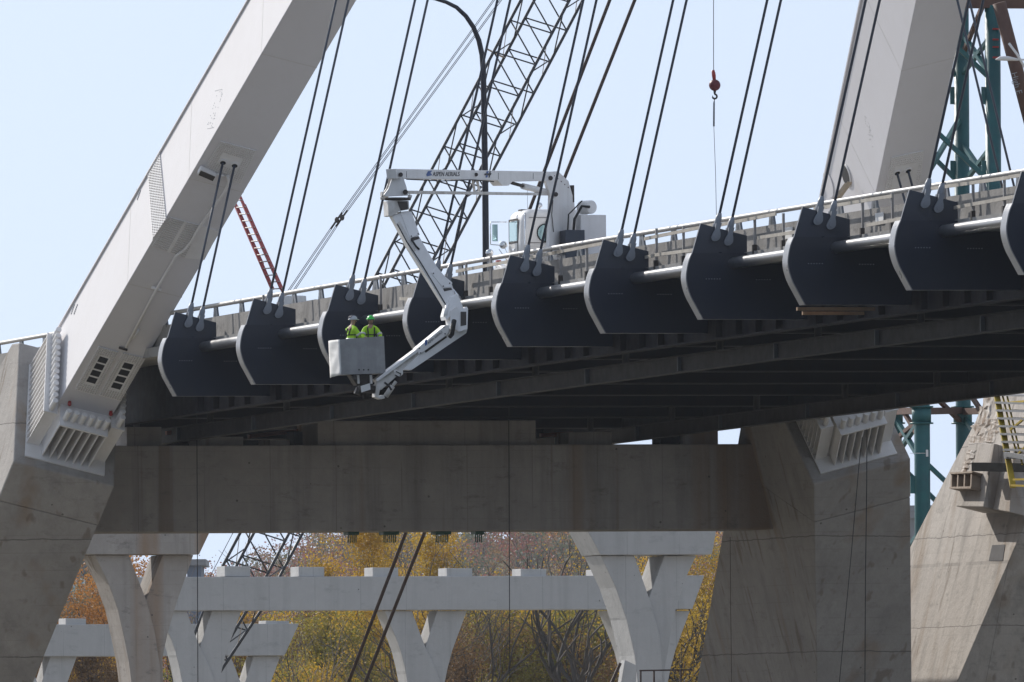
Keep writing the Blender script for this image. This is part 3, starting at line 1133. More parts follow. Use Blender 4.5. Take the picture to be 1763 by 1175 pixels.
# pointed form panel, rusty prop and rusty frame at the foot of that pier
mb = MB().prism([on_s(x, y, S2b + 4) for x, y in ((1070, 1137), (1090, 1146), (1089, 1230), (1055, 1230))], AX * .5)
tag(mb.build('form_panel', M['block']), 'bright pointed concrete form panel at the foot of the curved V pier', 'panel')
mb = MB().beam(on_s(1068, 1142, S2b + 4.6), on_s(1035, 1215, S2b + 4.6), .12, .12)
tag(mb.build('rusty_prop', M['rust']), 'thin rusty prop leaning on the pointed form panel', 'prop')
fr = thing('guard_frame', on_s(1140, 1240, S2b + 7), 'rusty tube guard frame low in front of the curved V pier', 'guard frame')
for x in (1103, 1126, 1172):
    mb = MB(); mb.beam(on_s(x, 1155, S2b + 7), on_s(x, 1240, S2b + 7), .07, .07); mb.build('post', M['rust'], fr)
mb = MB(); mb.beam(on_s(1101, 1155, S2b + 7), on_s(1192, 1153.5, S2b + 7), .07, .07); mb.build('top_rail', M['rust'], fr)

# ---------------------------------------------------------------- second leaning leg at the right, with stairs and brackets
NB = NL                                    # same lean as the near leg
SQ = 0.0
PF = on_s(1763, 905, -4.5)                 # a point on its front-left edge


def q_in(s, z):
    s0, t0, z0 = bst(PF)
    return W(s, t0 + KL * (z - z0), z)


_s0, _t0, _z0 = bst(PF)
FS = .66


def q_px(x, y):
    """pixel -> outer (left) face of that leg"""
    return onp(x, y, PF, NL)


rt = [bst(q_px(x, y)) for x, y in ((1698, 690), (1640, 800), (1560, 955), (1450, 1175))]
zb = -.9
zt = rt[0][2] + 3.0
poly = [q_in(_s0 + FS * (zt - _z0) - 2.0, zt), q_in(_s0 + FS * (rt[1][2] - _z0), rt[1][2]), q_in(_s0 - FS * (_z0 - zb), zb)]
rb = rt[3][0] - (rt[2][0] - rt[3][0]) / (rt[2][2] - rt[3][2]) * (rt[3][2] - zb)
poly += [q_in(rb, zb), q_in(rt[2][0], rt[2][2]), q_in(rt[1][0], rt[1][2]), q_in(rt[0][0], rt[0][2]), q_in(rt[0][0] + 1.6, zt)]
leg2 = thing('pier_leg', q_in(rb + 4, zb), 'sunlit rough concrete leg of the neighbouring arch pier under the yellow stair', 'pier')
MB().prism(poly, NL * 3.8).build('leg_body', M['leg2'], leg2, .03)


def q_quad(pts, off, thick):
    return MB().prism([onp(x, y, PF - NL * off, NL) for x, y in pts], -NL * thick)


# corbel block
mb = MB()
f = [onp(x, y, PF - NL * 1.15, NL) for x, y in ((1668, 762), (1712, 764), (1693, 873), (1646, 872))]
b_ = [p + NL * 1.12 + AX * 0 for p in f]
f2 = [onp(x, y, PF - NL * .9, NL) for x, y in ((1712, 764), (1740, 766), (1735, 880), (1693, 873))]
mb.prism(f, NL * 1.1)
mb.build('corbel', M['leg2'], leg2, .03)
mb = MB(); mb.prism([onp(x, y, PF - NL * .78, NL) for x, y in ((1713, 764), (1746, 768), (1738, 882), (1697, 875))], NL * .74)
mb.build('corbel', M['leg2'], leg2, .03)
# recess plate
q_quad(((1709, 939), (1731, 938), (1727, 966), (1703, 966)), -.002, .02).build('recess_plate', M['girder'], leg2)
# grout spills: uneven runs down the leg
random.seed(21)
for gi, (cx, y0, y1, w0, w1) in enumerate(((1700, 676, 775, 6, 20), (1690, 700, 820, 5, 9), (1722, 700, 762, 6, 13), (1674, 775, 822, 8, 6), (1706, 690, 790, 4, 7))):
    mb = MB()
    n = 18
    L_, R_ = [], []
    for i in range(n):
        t = i / (n - 1)
        y = y0 + (y1 - y0) * t
        c = cx - t * 20 + random.uniform(-1.5, 1.5)
        w = w0 + (w1 - w0) * t * (1 - .75 * max(0, t - .75) * 4)
        L_.append((c - w * random.uniform(.35, 1.25), y)); R_.append((c + w * random.uniform(.35, 1.25), y))
    rings = []
    off = 1.17 if y0 > 740 else .01
    for a, b2 in zip(L_, R_):
        m_ = ((a[0] + b2[0]) / 2, a[1])
        rings.append([onp(*a, PF - NL * off, NL), onp(*m_, PF - NL * (off + .015 + .05 * random.random()), NL), onp(*b2, PF - NL * off, NL)])
    mb.loft(rings, False)
    mb.build('grout_spill', M['grout'], leg2)
# steel bracket box with fins
bk = thing('steel_bracket', onp(1667, 845, PF - NL * 1.2, NL), 'rusty finned steel bracket bolted to the corbel block', 'bracket')
BO = 1.16
def bq(pts, th):
    return MB().prism([onp(x, y, PF - NL * BO, NL) for x, y in pts], -NL * th)
bq(((1653, 818), (1692, 816), (1691, 819), (1653, 821)), .4).build('top_plate', M['bracket'], bk)
bq(((1652, 843), (1689, 842), (1689, 846), (1652, 846)), .4).build('bottom_plate', M['bracket'], bk)
for x in (1653, 1664, 1675.5, 1687):
    bq(((x, 821), (x + 2, 821), (x + 1, 843), (x - 1, 843)), .36).build('fin', M['bracket'], bk)
# black beam
mb = MB().beam(onp(1684, 804, PF - NL * 1.5, NL), onp(1775, 806, PF - NL * 1.5, NL), .5, .31, UP)
tag(mb.build('black_beam', M['black']), 'short black steel beam projecting beside the yellow stair', 'beam')

# yellow stair
stt = thing('access_stair', q_px(1740, 840) - NL * 2, 'yellow framed steel access stair with grey treads against the rough leg', 'stair')
SO = 2.6
def sp_(x, y, o=SO):
    return onp(x, y, PF - NL * o, NL)
for a, b2, w in (((1713, 664), (1744, 838), .2), ((1722, 664), (1752, 790), .06), ((1730, 664), (1760, 800), .06)):
    MB().beam(sp_(*a), sp_(*b2), w, w * .7).build('stringer', M['yellow'], stt)
for i in range(9):
    y = 680 + i * 13.5
    x = 1722 + i * 2.3
    mb = MB().beam(sp_(x + 4, y, SO - .2), sp_(1790, y + 2, SO - .2), .7, .07, UP)
    mb.build('tread', M['grating'], stt)
for a, b2 in (((1735, 694), (1775, 690)), ((1740, 740), (1775, 712)), ((1746, 790), (1778, 756)), ((1742, 836), (1790, 838)), ((1745, 826), (1790, 825))):
    MB().beam(sp_(*a, SO + .1), sp_(*b2, SO + .1), .07, .07).build('brace', M['yellow'], stt)
MB().beam(sp_(1730, 782, SO + .2), sp_(1790, 792, SO + .2), .1, .16).build('clamp_rail', M['grating'], stt)

# ---------------------------------------------------------------- teal falsework tower
DT = 560.0
ST = s_at(1660, 700, DT)
tw = thing('falsework_tower', on_s(1625, 1400, ST - 2), 'teal pipe falsework tower with rusty brown bracing behind the pale rib', 'tower')
cols = {'a': (1657, ST - 3.9), 'b': (1711, ST), 'c': (1538, ST - 3.9), 'd': (1586, ST)}
def tp(n, y):
    x, s = cols[n]
    return on_s(x - (y - 600) * -.004, y, s)
for n, y0 in (('a', -30), ('b', 10), ('c', -30), ('d', 10)):
    p0, p1 = tp(n, y0), tp(n, 1300)
    p1.z = -.9
    r = .32 if n in 'bd' else .31
    mb = MB(); mb.tube([p0, p1], r, 20)
    cl = mb.build('column', M['teal'], tw)
    for y in (715,):
        c = tp(n, y)
        mb = MB(); mb.tube([c + UP * .33, c - UP * .33], r + .07, 20)
        sl = mb.build('sleeve', M['teal'], cl)
        for dz in (.33, -.33):
            mb = MB(); mb.tube([c + UP * (dz + .03), c + UP * (dz - .03)], r + .16, 20); mb.build('flange', M['teal'], sl)
def brace(a, ya, b, yb, mat='teal', w=.17):
    MB().beam(tp(a, ya), tp(b, yb), w, w).build('brace', M[mat], tw)
for y in (-60, 130, 320, 510, 790, 980):
    brace('a', y, 'b', y - 70); brace('a', y - 75, 'b', y + 5)
    brace('c', y, 'd', y - 70); brace('c', y - 75, 'd', y + 5)
for y in (80, 260, 440, 850, 1040):
    brace('d', y + 60, 'a', y - 60); brace('d', y - 60, 'b', y + 60)
    brace('c', y - 60, 'a', y + 60)
for n in 'abcd':
    for y in (165, 292, 835):
        c = tp(n, y)
        mb = MB().obox(c - LT * .36, AX * .03, LT * .12, UP * .35)
        mb.build('gusset', M['teal'], tw)
for a, b in (('c', 'd'), ('d', 'a'), ('a', 'b'), ('c', 'a')):
    MB().beam(tp(a, 709), tp(b, 707), .26, .26).build('brace_beam', M['rustbeam'], tw)
for a, ya, b, yb in (('c', 680, 'd', 760), ('c', 760, 'd', 720), ('d', 700, 'a', 660), ('d', 660, 'a', 730), ('a', 660, 'b', 740), ('a', 100, 'b', -30), ('c', 300, 'a', 60)):
    brace(a, ya, b, yb, 'rustbeam', .16)
# cap beams and raking pipe on top
mb = MB(); mb.beam(tp('c', -8) - LT * 1, tp('a', -3) + LT * 4, .5, .7, UP); mb.build('cap_beam', M['rustbeam'], tw)
mb = MB(); mb.beam(tp('d', 14) - LT * .5 + UP * .3, tp('b', 14) + LT * 4 + UP * .3, .5, .6, UP); mb.build('cap_beam', M['rustbeam'], tw)
mb = MB(); mb.tube([on_s(1720, 5, ST + 1.2), on_s(1775, 215, ST + 1.2)], .27, 16); mb.build('raking_pipe', M['rustbeam'], tw)
# writing on the raking pipe, as chalked on it
def text_on(txt, org, xdir, ydir, size, mat, parent, name='lettering', xs=1.0, slant=0.0):
    cu = bpy.data.curves.new('txt', 'FONT')
    cu.body = txt
    cu.size = size
    cu.extrude = .004
    cu.resolution_u = 3
    to = bpy.data.objects.new('txt', cu)
    COL.objects.link(to)
    dg = bpy.context.evaluated_depsgraph_get()
    me = bpy.data.meshes.new_from_object(to.evaluated_get(dg))
    bpy.data.objects.remove(to)
    o0 = origin_of(parent)
    xd, yd = Vector(xdir).normalized(), Vector(ydir).normalized()
    zd_ = xd.cross(yd)
    for v in me.vertices:
        c = v.co.copy()
        v.co = Vector(org) + xd * (c.x * xs + c.y * slant) + yd * c.y + zd_ * c.z - o0
    me.name = name
    me.materials.clear()
    me.materials.append(mat)
    o = bpy.data.objects.new(name, me)
    COL.objects.link(o)
    o.parent = parent
    return o
_d = (on_s(1775, 215, ST + 1.2) - on_s(1720, 5, ST + 1.2)).normalized()
text_on('High E', on_s(1741, 126, ST + 1.52), _d, Vector((_d.z * -1, 0, _d.x)), .34, M['grating'], tw)
for y in (51, 69, 82, 100):
    c = tp('b', y) - Vector((0, .335, 0)) + LT * .12
    mb = MB().obox(c, LT * .13, Vector((0, .03, 0)), UP * .035); mb.build('height_mark', M['red'], tw)
mb = MB(); mb.beam(tp('d', 781) - Vector((0, .34, 0)) - LT * .5, tp('d', 781) - Vector((0, .34, 0)) + LT * .15, .02, .02); mb.build('sign_bar', M['tarp'], tw)
mb = MB(); mb.obox(tp('d', 781) - Vector((0, .36, 0)) + LT * .22, LT * .05, Vector((0, .015, 0)), UP * .14); mb.build('sign_tab', M['tarp'], tw)
# street-type lamp arm in front of the tower
lm = thing('street_lamp', on_s(1750, 100, ST + 3), 'small pale cobra lamp head on a slanting arm beside the teal columns', 'lamp')
mb = MB(); mb.tube([on_s(x, y, ST + 3) for x, y in ((1714, 103), (1722, 101), (1735, 101), (1752, 103))], [.02, .09, .1, .05], 10); mb.build('lamp_head', M['arch_plate'], lm)
mb = MB(); mb.tube([on_s(x, y, ST + 3) for x, y in ((1752, 103), (1770, 103))], .04, 8); mb.tube([on_s(x, y, ST + 3) for x, y in ((1737, 75), (1752, 95), (1775, 135))], .05, 8); mb.build('arm', M['arch_plate'], lm)

# ---------------------------------------------------------------- crane boom and cables
DC = 760.0
sc = DC / F
a_ = Vector((.45, .216, .866)).normalized()
p_ = Vector((.887, 0, -.461)).normalized()
q_ = a_.cross(p_).normalized()
psi = -math.radians(14)
bs = 2.43
e1 = (p_ * math.cos(psi) + q_ * math.sin(psi)) * bs
e2 = (p_ * -math.sin(psi) + q_ * math.cos(psi)) * bs
top = on_d(897, 0, DC)
bot = on_d(415, 915, DC - 7)
ax = (bot - top).normalized()
Lb = (bot - top).length
boom = thing('crane_boom', on_d(360, 1290, DC - 9), 'dark lattice crane boom slanting up behind the bridge', 'crane')
def cpt(i, l):
    """chord i at distance l down the boom from y=0"""
    o = [Vector(), e2, e1, e1 + e2][i]
    taper = 1.0
    ctr = (e1 + e2) / 2
    if l > Lb + 2.6:
        taper = max(.12, 1 - (l - Lb - 2.6) / 15.0)
    return top + ax * l + ctr + (o - ctr) * taper
LEND = Lb + 15.5
for i in range(4):
    mb = MB(); mb.tube([cpt(i, -4), cpt(i, Lb + 2.6), cpt(i, LEND)], .085, 8); mb.build('chord', M['crane'], boom)
step = 2.0
st0 = -2.7
nst = int((LEND - st0 - 1) / step)
faces = ((0, 2), (1, 3), (0, 1), (2, 3))
for fi, (i, j) in enumerate(faces):
    for k in range(nst):
        l0 = st0 + k * step + (.85 if i == 1 else 0) + (.4 if fi > 1 else 0)
        mb = MB()
        if fi < 2:
            mb.tube([cpt(i, l0), cpt(j, l0 - .25)], .042, 6)
            mb.build('lacing', M['crane'], boom)
            mb = MB()
            mb.tube([cpt(i, l0), cpt(j, l0 + step - .25)], .042, 6)
            mb.build('lacing', M['crane'], boom)
        else:
            a, b = (i, j) if k % 2 else (j, i)
            mb.tube([cpt(a, l0), cpt(b, l0 + step * .9)], .038, 6)
            mb.build('lacing', M['crane'], boom)
            if k % 2 == 0:
                mb = MB(); mb.tube([cpt(i, l0), cpt(i, l0) + (cpt(j, l0 + 1.2) - cpt(i, l0)) * .9], .022, 5); mb.build('tie_rod', M['tan_rod'], boom)
for l in (3.1, 11.0, 19.5, 27.0):
    mb = MB(); mb.beam(cpt(0, l) - Vector((.5, 0, 0)), cpt(1, l - .4), .12, .05); mb.build('walk_step', M['tan_rod'], boom)

for i, (x0, x1) in enumerate(((851, 580), (864, 589))):
    pd = thing('pendant_cable', on_d(490, 520, DC - 4), ['outer', 'inner'][i] + ' steel pendant cable pair running parallel to the crane boom', 'cable', 'crane pendant cables')
    a, c = on_d(x0 + 35, -50, DC), on_d(x1, 379 - i * 4, DC - 3)
    e = on_d(x1 - 88, 508, DC - 4)
    for dd in (-.045, .045):
        mb = MB(); mb.tube([a + Vector((dd, 0, 0)), c + Vector((dd, 0, 0))], .02, 5); mb.build('rope', M['wire'], pd)
        mb = MB(); mb.tube([c + Vector((dd, 0, 0)), e + Vector((dd, 0, 0))], .02, 5); mb.build('rope', M['wire'], pd)
    mb = MB(); mb.sphere(c, .13, 8, 6, (1, .6, 1.3)); mb.tube([c + (a - c).normalized() * .5, c - (a - c).normalized() * .6], .05, 6); mb.build('link', M['dark'], pd)
mb = MB(); mb.tube([on_d(405, 910, DC - 6), on_d(358, 1000, DC - 6)], .02, 5)
tag(mb.build('guy_wire', M['wire']), 'thin guy wire beside the lower crane boom', 'wire')

DR = 590.0
for i, (x0, x1) in enumerate(((1050, 600), (1093, 629))):
    mb = MB()
    pts = [on_d(x0 + (x0 - x1) / 1175 * 60, -60, DR), on_d(x1 - (x0 - x1) / 1175 * 120, 1295, DR)]
    mb.tube(pts, .075, 8)
    tag(mb.build('rusty_stay', M['rust']), ['rusty brown stay rod passing behind the turret of the lift truck', 'rusty brown stay rod running beside the other, beyond the turret'][i], 'stay rod', 'rusty stay rods')

# headache ball and hook
BS_, BT_ = bst(on_t(1230, 380, 8))[:2]
def bp(x, y):
    return on_s(x, y, BS_)
hk = thing('crane_hook', bp(1231, 175), 'dark red crane ball and hook hanging from a thin wire', 'hook')
mb = MB(); mb.tube([bp(1228.4, -40), bp(1228.6, 125)], .012, 5); mb.build('wire', M['wire'], hk)
mb = MB(); mb.sphere(bp(1230.5, 147), .185, 20, 14); ball = mb.build('ball', M['ball'], hk)
mb = MB(); mb.tube([bp(1227.5, 121), bp(1229, 130), bp(1230, 140)], [.05, .065, .05], 10); mb.tube([bp(1226, 124), bp(1231, 127)], .035, 8); mb.build('shackle', M['red'], hk)
mb = MB()
hp = [(1230.5, 156), (1230.5, 162)] + [(1230.5 + 3.8 * math.sin(a), 166.5 - 3.8 * math.cos(a)) for a in [math.radians(d) for d in range(10, 300, 24)]]
mb.tube([bp(*p) for p in hp], [.05, .03] + [.032] * 10 + [.025, .012, .008][:len(hp) - 12], 8)
mb.build('hook', M['dark'], hk)
sg = thing('tag_line', bp(1229, 175), 'short grey sling and long tag line hanging below the crane hook', 'rope')
mb = MB(); mb.tube([bp(1230, 170), bp(1229.3, 178), bp(1229, 218)], [.012, .03, .03], 8); mb.build('sling', M['socket'], sg)
mb = MB(); mb.tube([bp(1229, 218), bp(1232, 300), bp(1234, 400)], .009, 5); mb.build('line', M['wire'], sg)

# ---------------------------------------------------------------- lamp pole on the deck
LPT = 12.0
lp_s = bst(on_t(833, 440, LPT))[0]
lp = thing('lamp_post', D(lp_s, LPT, .04), 'tall dark lamp post with a curved arm standing on the deck', 'lamp post')
def lpp(x, y):
    return on_s(x, y, lp_s)
mb = MB()
pts = [(836.5, 450), (835.5, 330), (833.5, 200), (832, 120), (830, 95), (824.5, 70), (815, 47), (802, 28), (786, 13), (768, 4), (748, -2), (700, -8), (640, -10)]
foot = lpp(837, 470); foot = D(lp_s, bst(foot)[1], .04)
mb.tube([foot] + [lpp(*p) for p in pts], [.125, .118, .112, .105, .10, .095, .09, .083, .078, .072, .066, .06, .05, .05], 14)
mb.build('pole', M['pole'], lp)
mb = MB(); mb.tube([foot, foot + UP * .25], [.24, .17], 14); mb.build('pole_base', M['pole'], lp)
c = lpp(630, -10)
mb = MB().obox(c, LT * .45, AX * .14, UP * .07); mb.build('lamp_head', M['pole'], lp, .05)

# ---------------------------------------------------------------- red extension ladder
ld = thing('extension_ladder', on_t(470, 505, 4.2), 'red extension ladder leaning up behind the bright white arch rib', 'ladder')
LDT = 4.6
def ldp(x, y, o=0):
    return on_t(x, y, LDT + o)
lo_b, lo_t = [(469, 498), (485, 498)], [(407, 356), (420, 353)]
for i in range(2):
    mb = MB().beam(ldp(*lo_b[i]), ldp(*lo_t[i]), .06, .13, LT); mb.build('rail', M['red'], ld)
up_b, up_t = [(452, 455), (494, 517)], [(388, 305), (404, 310)]
mb = MB().beam(ldp(452, 455, .1), ldp(384, 305, .1), .05, .10, LT); mb.build('rail', M['red'], ld)
mb = MB().beam(ldp(494, 518, .1), ldp(401, 312, .1), .05, .10, LT); mb.build('rail', M['red'], ld)
for k in range(14):
    y = 345 + k * 11.7
    t = (y - 353) / 145.0
    xa, xb = 407 + 62 * t, 420 + 65 * t
    mb = MB(); mb.tube([ldp(xa - 1, y + 1, -.02), ldp(xb + 1, y - .3, -.02)], .022, 6); mb.build('rung', M['alu'], ld)

# ---------------------------------------------------------------- bridge inspection lift truck
TT, SCAB = 6.05, 37.4
ROAD = .034
tk = thing('lift_truck', D(39, TT, ROAD), 'white aerial lift truck whose folded boom reaches over the railing', 'truck')
def tbx(s0, s1, t0, t1, z0, z1, name, mat, bev=.03, parent=None):
    return MB().tbox(s0, s1, TT + t0, TT + t1, ROAD + z0, ROAD + z1).build(name, M[mat], parent or tk, bev)
# cab with rounded corners in plan and roof
def cab_ring(z, ins, r=.28):
    w, s0, s1 = 1.2 - ins, SCAB - 1.75 + ins, SCAB - ins * .6
    pts = []
    for cs_, ct, a0 in ((s1 - r, w - r, 0), (s0 + r, w - r, 90), (s0 + r, -w + r, 180), (s1 - r, -w + r, 270)):
        for k in range(5):
            a = math.radians(a0 + k * 22.5)
            pts.append(D(cs_ + r * math.cos(a), TT + ct + r * math.sin(a), ROAD + z))
    return pts
mb = MB()
mb.loft([cab_ring(.95, 0), cab_ring(2.0, 0), cab_ring(2.62, .03), cab_ring(2.86, .07), cab_ring(2.98, .18), cab_ring(3.03, .34)], True)
cab = mb.build('cab', M['white'], tk)
tb = MB().tbox(SCAB - 1.35, SCAB - .45, TT - 1.213, TT - 1.197, ROAD + 2.02, ROAD + 2.66)
tb.build('door_window', M['glass'], cab)
MB().tbox(SCAB - 1.42, SCAB - 1.36, TT - 1.215, TT - 1.19, ROAD + 1.98, ROAD + 2.7).build('window_frame', M['dark'], cab)
MB().tbox(SCAB - .445, SCAB - .40, TT - 1.215, TT - 1.19, ROAD + 1.0, ROAD + 2.7).build('door_seam', M['dark'], cab)
mb = MB(); cc = D(SCAB, TT - .42, ROAD + 2.25)
mb.loft([[cc + LT * (.24 * math.cos(a)) + UP * (.27 * math.sin(a)) + AX * o for a in [2 * math.pi * i / 16 for i in range(16)]] for o in (-.05, .012)])
mb.build('rear_window', M['glass'], cab)
mb = MB(); mb.tube([cc + LT * (.25 * math.cos(a)) + UP * (.28 * math.sin(a)) + AX * .012 for a in [2 * math.pi * i / 20 for i in range(21)]], .022, 6); mb.build('window_seal', M['rubber'], cab)
for z_ in (1.0, 1.92, 2.74):
    MB().tbox(SCAB + .001, SCAB + .012, TT - .95, TT + .2, ROAD + z_, ROAD + z_ + .018).build('panel_seam', M['dark'], cab)
for z_ in (1.95, 2.69):
    MB().tbox(SCAB - 1.42, SCAB - .42, TT - 1.214, TT - 1.19, ROAD + z_, ROAD + z_ + .05).build('window_frame', M['dark'], cab)
MB().tbox(SCAB - .95, SCAB - .75, TT - 1.235, TT - 1.19, ROAD + 1.72, ROAD + 1.77).build('door_handle', M['chrome'], cab)
MB().tbox(SCAB + .02, SCAB + .10, TT - .40, TT - .12, ROAD + 1.95, ROAD + 2.62).build('rear_vent', M['dark'], cab)
mb = MB(); mb.tube([D(SCAB + .12, TT - 1.12, ROAD + .9), D(SCAB + .12, TT - 1.12, ROAD + 2.9)], .03, 8); mb.build('exhaust_stack', M['chrome'], tk)
for dt in (-.32, .08):
    c = D(SCAB - .9, TT + dt, ROAD + 3.02)
    mb = MB(); mb.tube([c, c + UP * .12], .03, 6); mb.sphere(c + UP * .17, .1, 10, 7); mb.build('roof_beacon', M['chrome'], cab)
MB().tbox(SCAB - 1.2, SCAB - .9, TT - .95, TT - .55, ROAD + 2.99, ROAD + 3.06).build('roof_hatch', M['dark'], cab)
mb = MB(); mb.tube([D(SCAB - .8, TT - .75, ROAD + 3.0), D(SCAB - .8, TT - .75, ROAD + 3.7)], .008, 4); mb.build('aerial', M['dark'], cab)
# hood, fenders, lights
mb = MB()
def hood_ring(s, w, zt, zb=.9):
    return [D(s, TT - w, ROAD + zb), D(s, TT + w, ROAD + zb), D(s, TT + w, ROAD + zt - .2), D(s, TT + w * .7, ROAD + zt), D(s, TT - w * .7, ROAD + zt), D(s, TT - w, ROAD + zt - .2)]
mb.loft([hood_ring(SCAB - 1.74, .95, 1.95), hood_ring(SCAB - 3.1, .82, 1.8), hood_ring(SCAB - 3.6, .75, 1.6)])
mb.build('hood', M['white'], tk, .06)
for sg_ in (-1, 1):
    mb = MB()
    mb.loft([[D(SCAB - 2.75 + .75 * math.cos(a), TT + sg_ * w, ROAD + .62 + .72 * math.sin(a)) for a in [math.radians(d) for d in range(-10, 191, 25)]] + [D(SCAB - 3.2, TT + sg_ * w, ROAD + .7), D(SCAB - 2.3, TT + sg_ * w, ROAD + .7)] for w in (.82, 1.22)], True)
    mb.build('fender', M['white'], tk)
    mb = MB(); mb.tube([D(SCAB - 2.75, TT + sg_ * .85, ROAD + .52), D(SCAB - 2.75, TT + sg_ * 1.15, ROAD + .52)], .52, 20); mb.build('tyre', M['rubber'], tk)
    for s in (41.5, 42.85):
        mb = MB(); mb.tube([D(s, TT + sg_ * .62, ROAD + .52), D(s, TT + sg_ * 1.2, ROAD + .52)], .52, 20); w_ = mb.build('tyre', M['rubber'], tk)
        mb = MB(); mb.tube([D(s, TT + sg_ * 1.19, ROAD + .52), D(s, TT + sg_ * 1.21, ROAD + .52)], .27, 16); mb.build('wheel_rim', M['chrome'], w_)
MB().tbox(SCAB - 3.0, SCAB - 2.85, TT - 1.2, TT - 1.05, ROAD + 1.36, ROAD + 1.5).build('marker_lamp', M['redlamp'], tk)
# mirrors
mr = MB().tbox(SCAB - 1.62, SCAB - 1.58, TT - 1.72, TT - 1.54, ROAD + 2.05, ROAD + 2.6).build('mirror', M['glass'], tk)
mb = MB()
for a, b in (((-1.3, 2.68), (-1.78, 2.68)), ((-1.78, 2.68), (-1.78, 1.95)), ((-1.78, 1.95), (-1.2, 1.9)), ((-1.3, 2.68), (-1.2, 2.68))):
    mb.tube([D(SCAB - 1.6, TT + a[0], ROAD + a[1]), D(SCAB - 1.6, TT + b[0], ROAD + b[1])], .016, 6)
mb.tube([D(SCAB - 1.6, TT - 1.5, ROAD + 1.8), D(SCAB - 1.6, TT - 1.2, ROAD + 1.4)], .016, 6)
mb.build('mirror_bracket', M['chrome'], mr)
for t_, z_, s_ in ((-1.36, 1.93, -1.55), (-1.52, 1.72, -2.6)):
    c = D(SCAB + s_, TT + t_, ROAD + z_)
    mb = MB(); mb.sphere(c, .13, 14, 9, (1, .45, 1)); mm = mb.build('round_mirror', M['chrome'], tk)
    mb = MB(); mb.tube([c, c - UP * .5 + LT * (.25)], .012, 5); mb.build('mirror_stalk', M['chrome'], mm)
# chassis and decks
tbx(SCAB - 3.4, 45.5, -.45, .45, .62, .95, 'chassis', 'dark', .01)
tbx(SCAB + .3, 45.4, -1.2, 1.2, .95, 1.15, 'flatbed', 'white_dirty', .01)
tbx(SCAB + 1.75, SCAB + 2.3, .1, .97, 1.15, 2.72, 'tool_cabinet', 'white', .02)
tbx(SCAB + 1.9, SCAB + 2.9, -.6, .06, 1.15, 2.2, 'dark_toolbox', 'navy_plate', .02)
# turret, booms : vertical plane of the main boom
ST0 = SCAB + 1.35
TUR = W(ST0, TT, 0)
TIP = W(49.0, bst(on_s(690, 300, 49.0))[1], 0)
BN = (TIP - TUR).cross(UP).normalized()
if BN.dot(AX) < 0:
    BN = -BN
def bpx(x, y, off=0.0):
    return onp(x, y, TUR + BN * off, BN)
def bprism(poly, off, th, name, mat, parent=None, bev=.015):
    return MB().prism([bpx(x, y, off) for x, y in poly], -BN * th).build(name, M[mat], parent or tk, bev)
tur = bprism([(961, 295), (979, 312), (989, 346), (993, 405), (996, 440), (944, 440), (946, 393), (948, 338), (940, 312), (944, 296)], .14, .10, 'turret', 'white')
bprism([(961, 295), (979, 312), (989, 346), (993, 405), (996, 440), (944, 440), (946, 393), (948, 338), (940, 312), (944, 296)], -.06, .10, 'turret_plate', 'white', tur)
bprism([(975, 330), (989, 350), (993, 405), (996, 440), (950, 440), (950, 380)], .035, .09, 'turret_core', 'white_dirty', tur)
for x, y in ((948, 307), (957, 335)):
    mb = MB(); mb.tube([bpx(x, y, .14), bpx(x, y, .22)], .075, 12); mb.build('pivot_pin', M['dark'], tur)
mb = MB(); c0 = bpx(985, 322, .1); mb.tube([c0 - UP * .5, c0 - UP * .1, c0 + UP * .05], .07, 8); mb.build('breather', M['dark'], tur)
# hose reel and hoses
c0 = D(SCAB + 1.9, TT + .42, ROAD + 2.98)
mb = MB(); mb.tube([c0 - LT * .1 - AX * .2, c0 + LT * .1 + AX * .3], .22, 18); rl_ = mb.build('hose_reel', M['white'], tk, .03)
mb = MB(); mb.tube([c0 + AX * .35, c0 + AX * .5 - LT * .3 + UP * .02, c0 + AX * .5 - LT * .55 - UP * .4, c0 + AX * .5 - LT * .62 - UP * 1.1], .045, 8); mb.build('hose', M['rubber'], rl_)
mb = MB(); mb.tube([c0 + AX * .2 + UP * .2 - LT * .2, c0 + AX * .5 - LT * .75 - UP * .25, c0 + AX * .5 - LT * .8 - UP * 1.0], .025, 6); mb.build('hose', M['rubber'], rl_)
mb = MB(); mb.tube([c0 - UP * .3, c0 - UP * .55], .12, 8); mb.build('reel_stand', M['white_dirty'], rl_)
# main boom
boom1 = bprism([(681, 291), (960, 296), (960, 312), (936, 312), (883, 313), (876, 320), (865, 320), (857, 311), (696, 308), (683, 308)], .15, .34, 'main_boom', 'white')
bprism([(703, 328.5), (957, 332.5), (957, 337), (703, 334)], .06, .14, 'link_bar', 'white_dirty')
for a, b in (((814, 310), (817, 331)), ((821, 310), (826, 331))):
    MB().beam(bpx(*a), bpx(*b), .07, .05).build('link_strut', M['white_dirty'], boom1)
mb = MB(); mb.tube([bpx(880, 315), bpx(905, 322)], .055, 10); mb.build('ram_rod', M['dark'], boom1)
mb = MB(); mb.tube([bpx(900, 321), bpx(942, 331)], .10, 12); mb.build('lift_ram', M['white'], boom1)
mb = MB(); mb.tube([bpx(690, 301, .15), bpx(690, 301, .24)], .07, 12); mb.build('pivot_pin', M['dark'], boom1)
mb = MB(); mb.tube([bpx(820, 301, .15), bpx(820, 301, .2)], .06, 12); mb.build('pivot_pin', M['dark'], boom1)
BX = (bpx(900, 300) - bpx(700, 300)).normalized()
text_on('ASPEN AERIALS', bpx(745, 303.6, .156), BX, UP, .20, M['ink'], boom1, 'lettering', 1.55, .25)
mb = MB().prism([bpx(x, y, .156) for x, y in ((734, 301), (737, 295), (744, 294), (741, 298), (744, 302), (735, 304))], BN * .006); mb.build('logo', M['blue'], boom1)
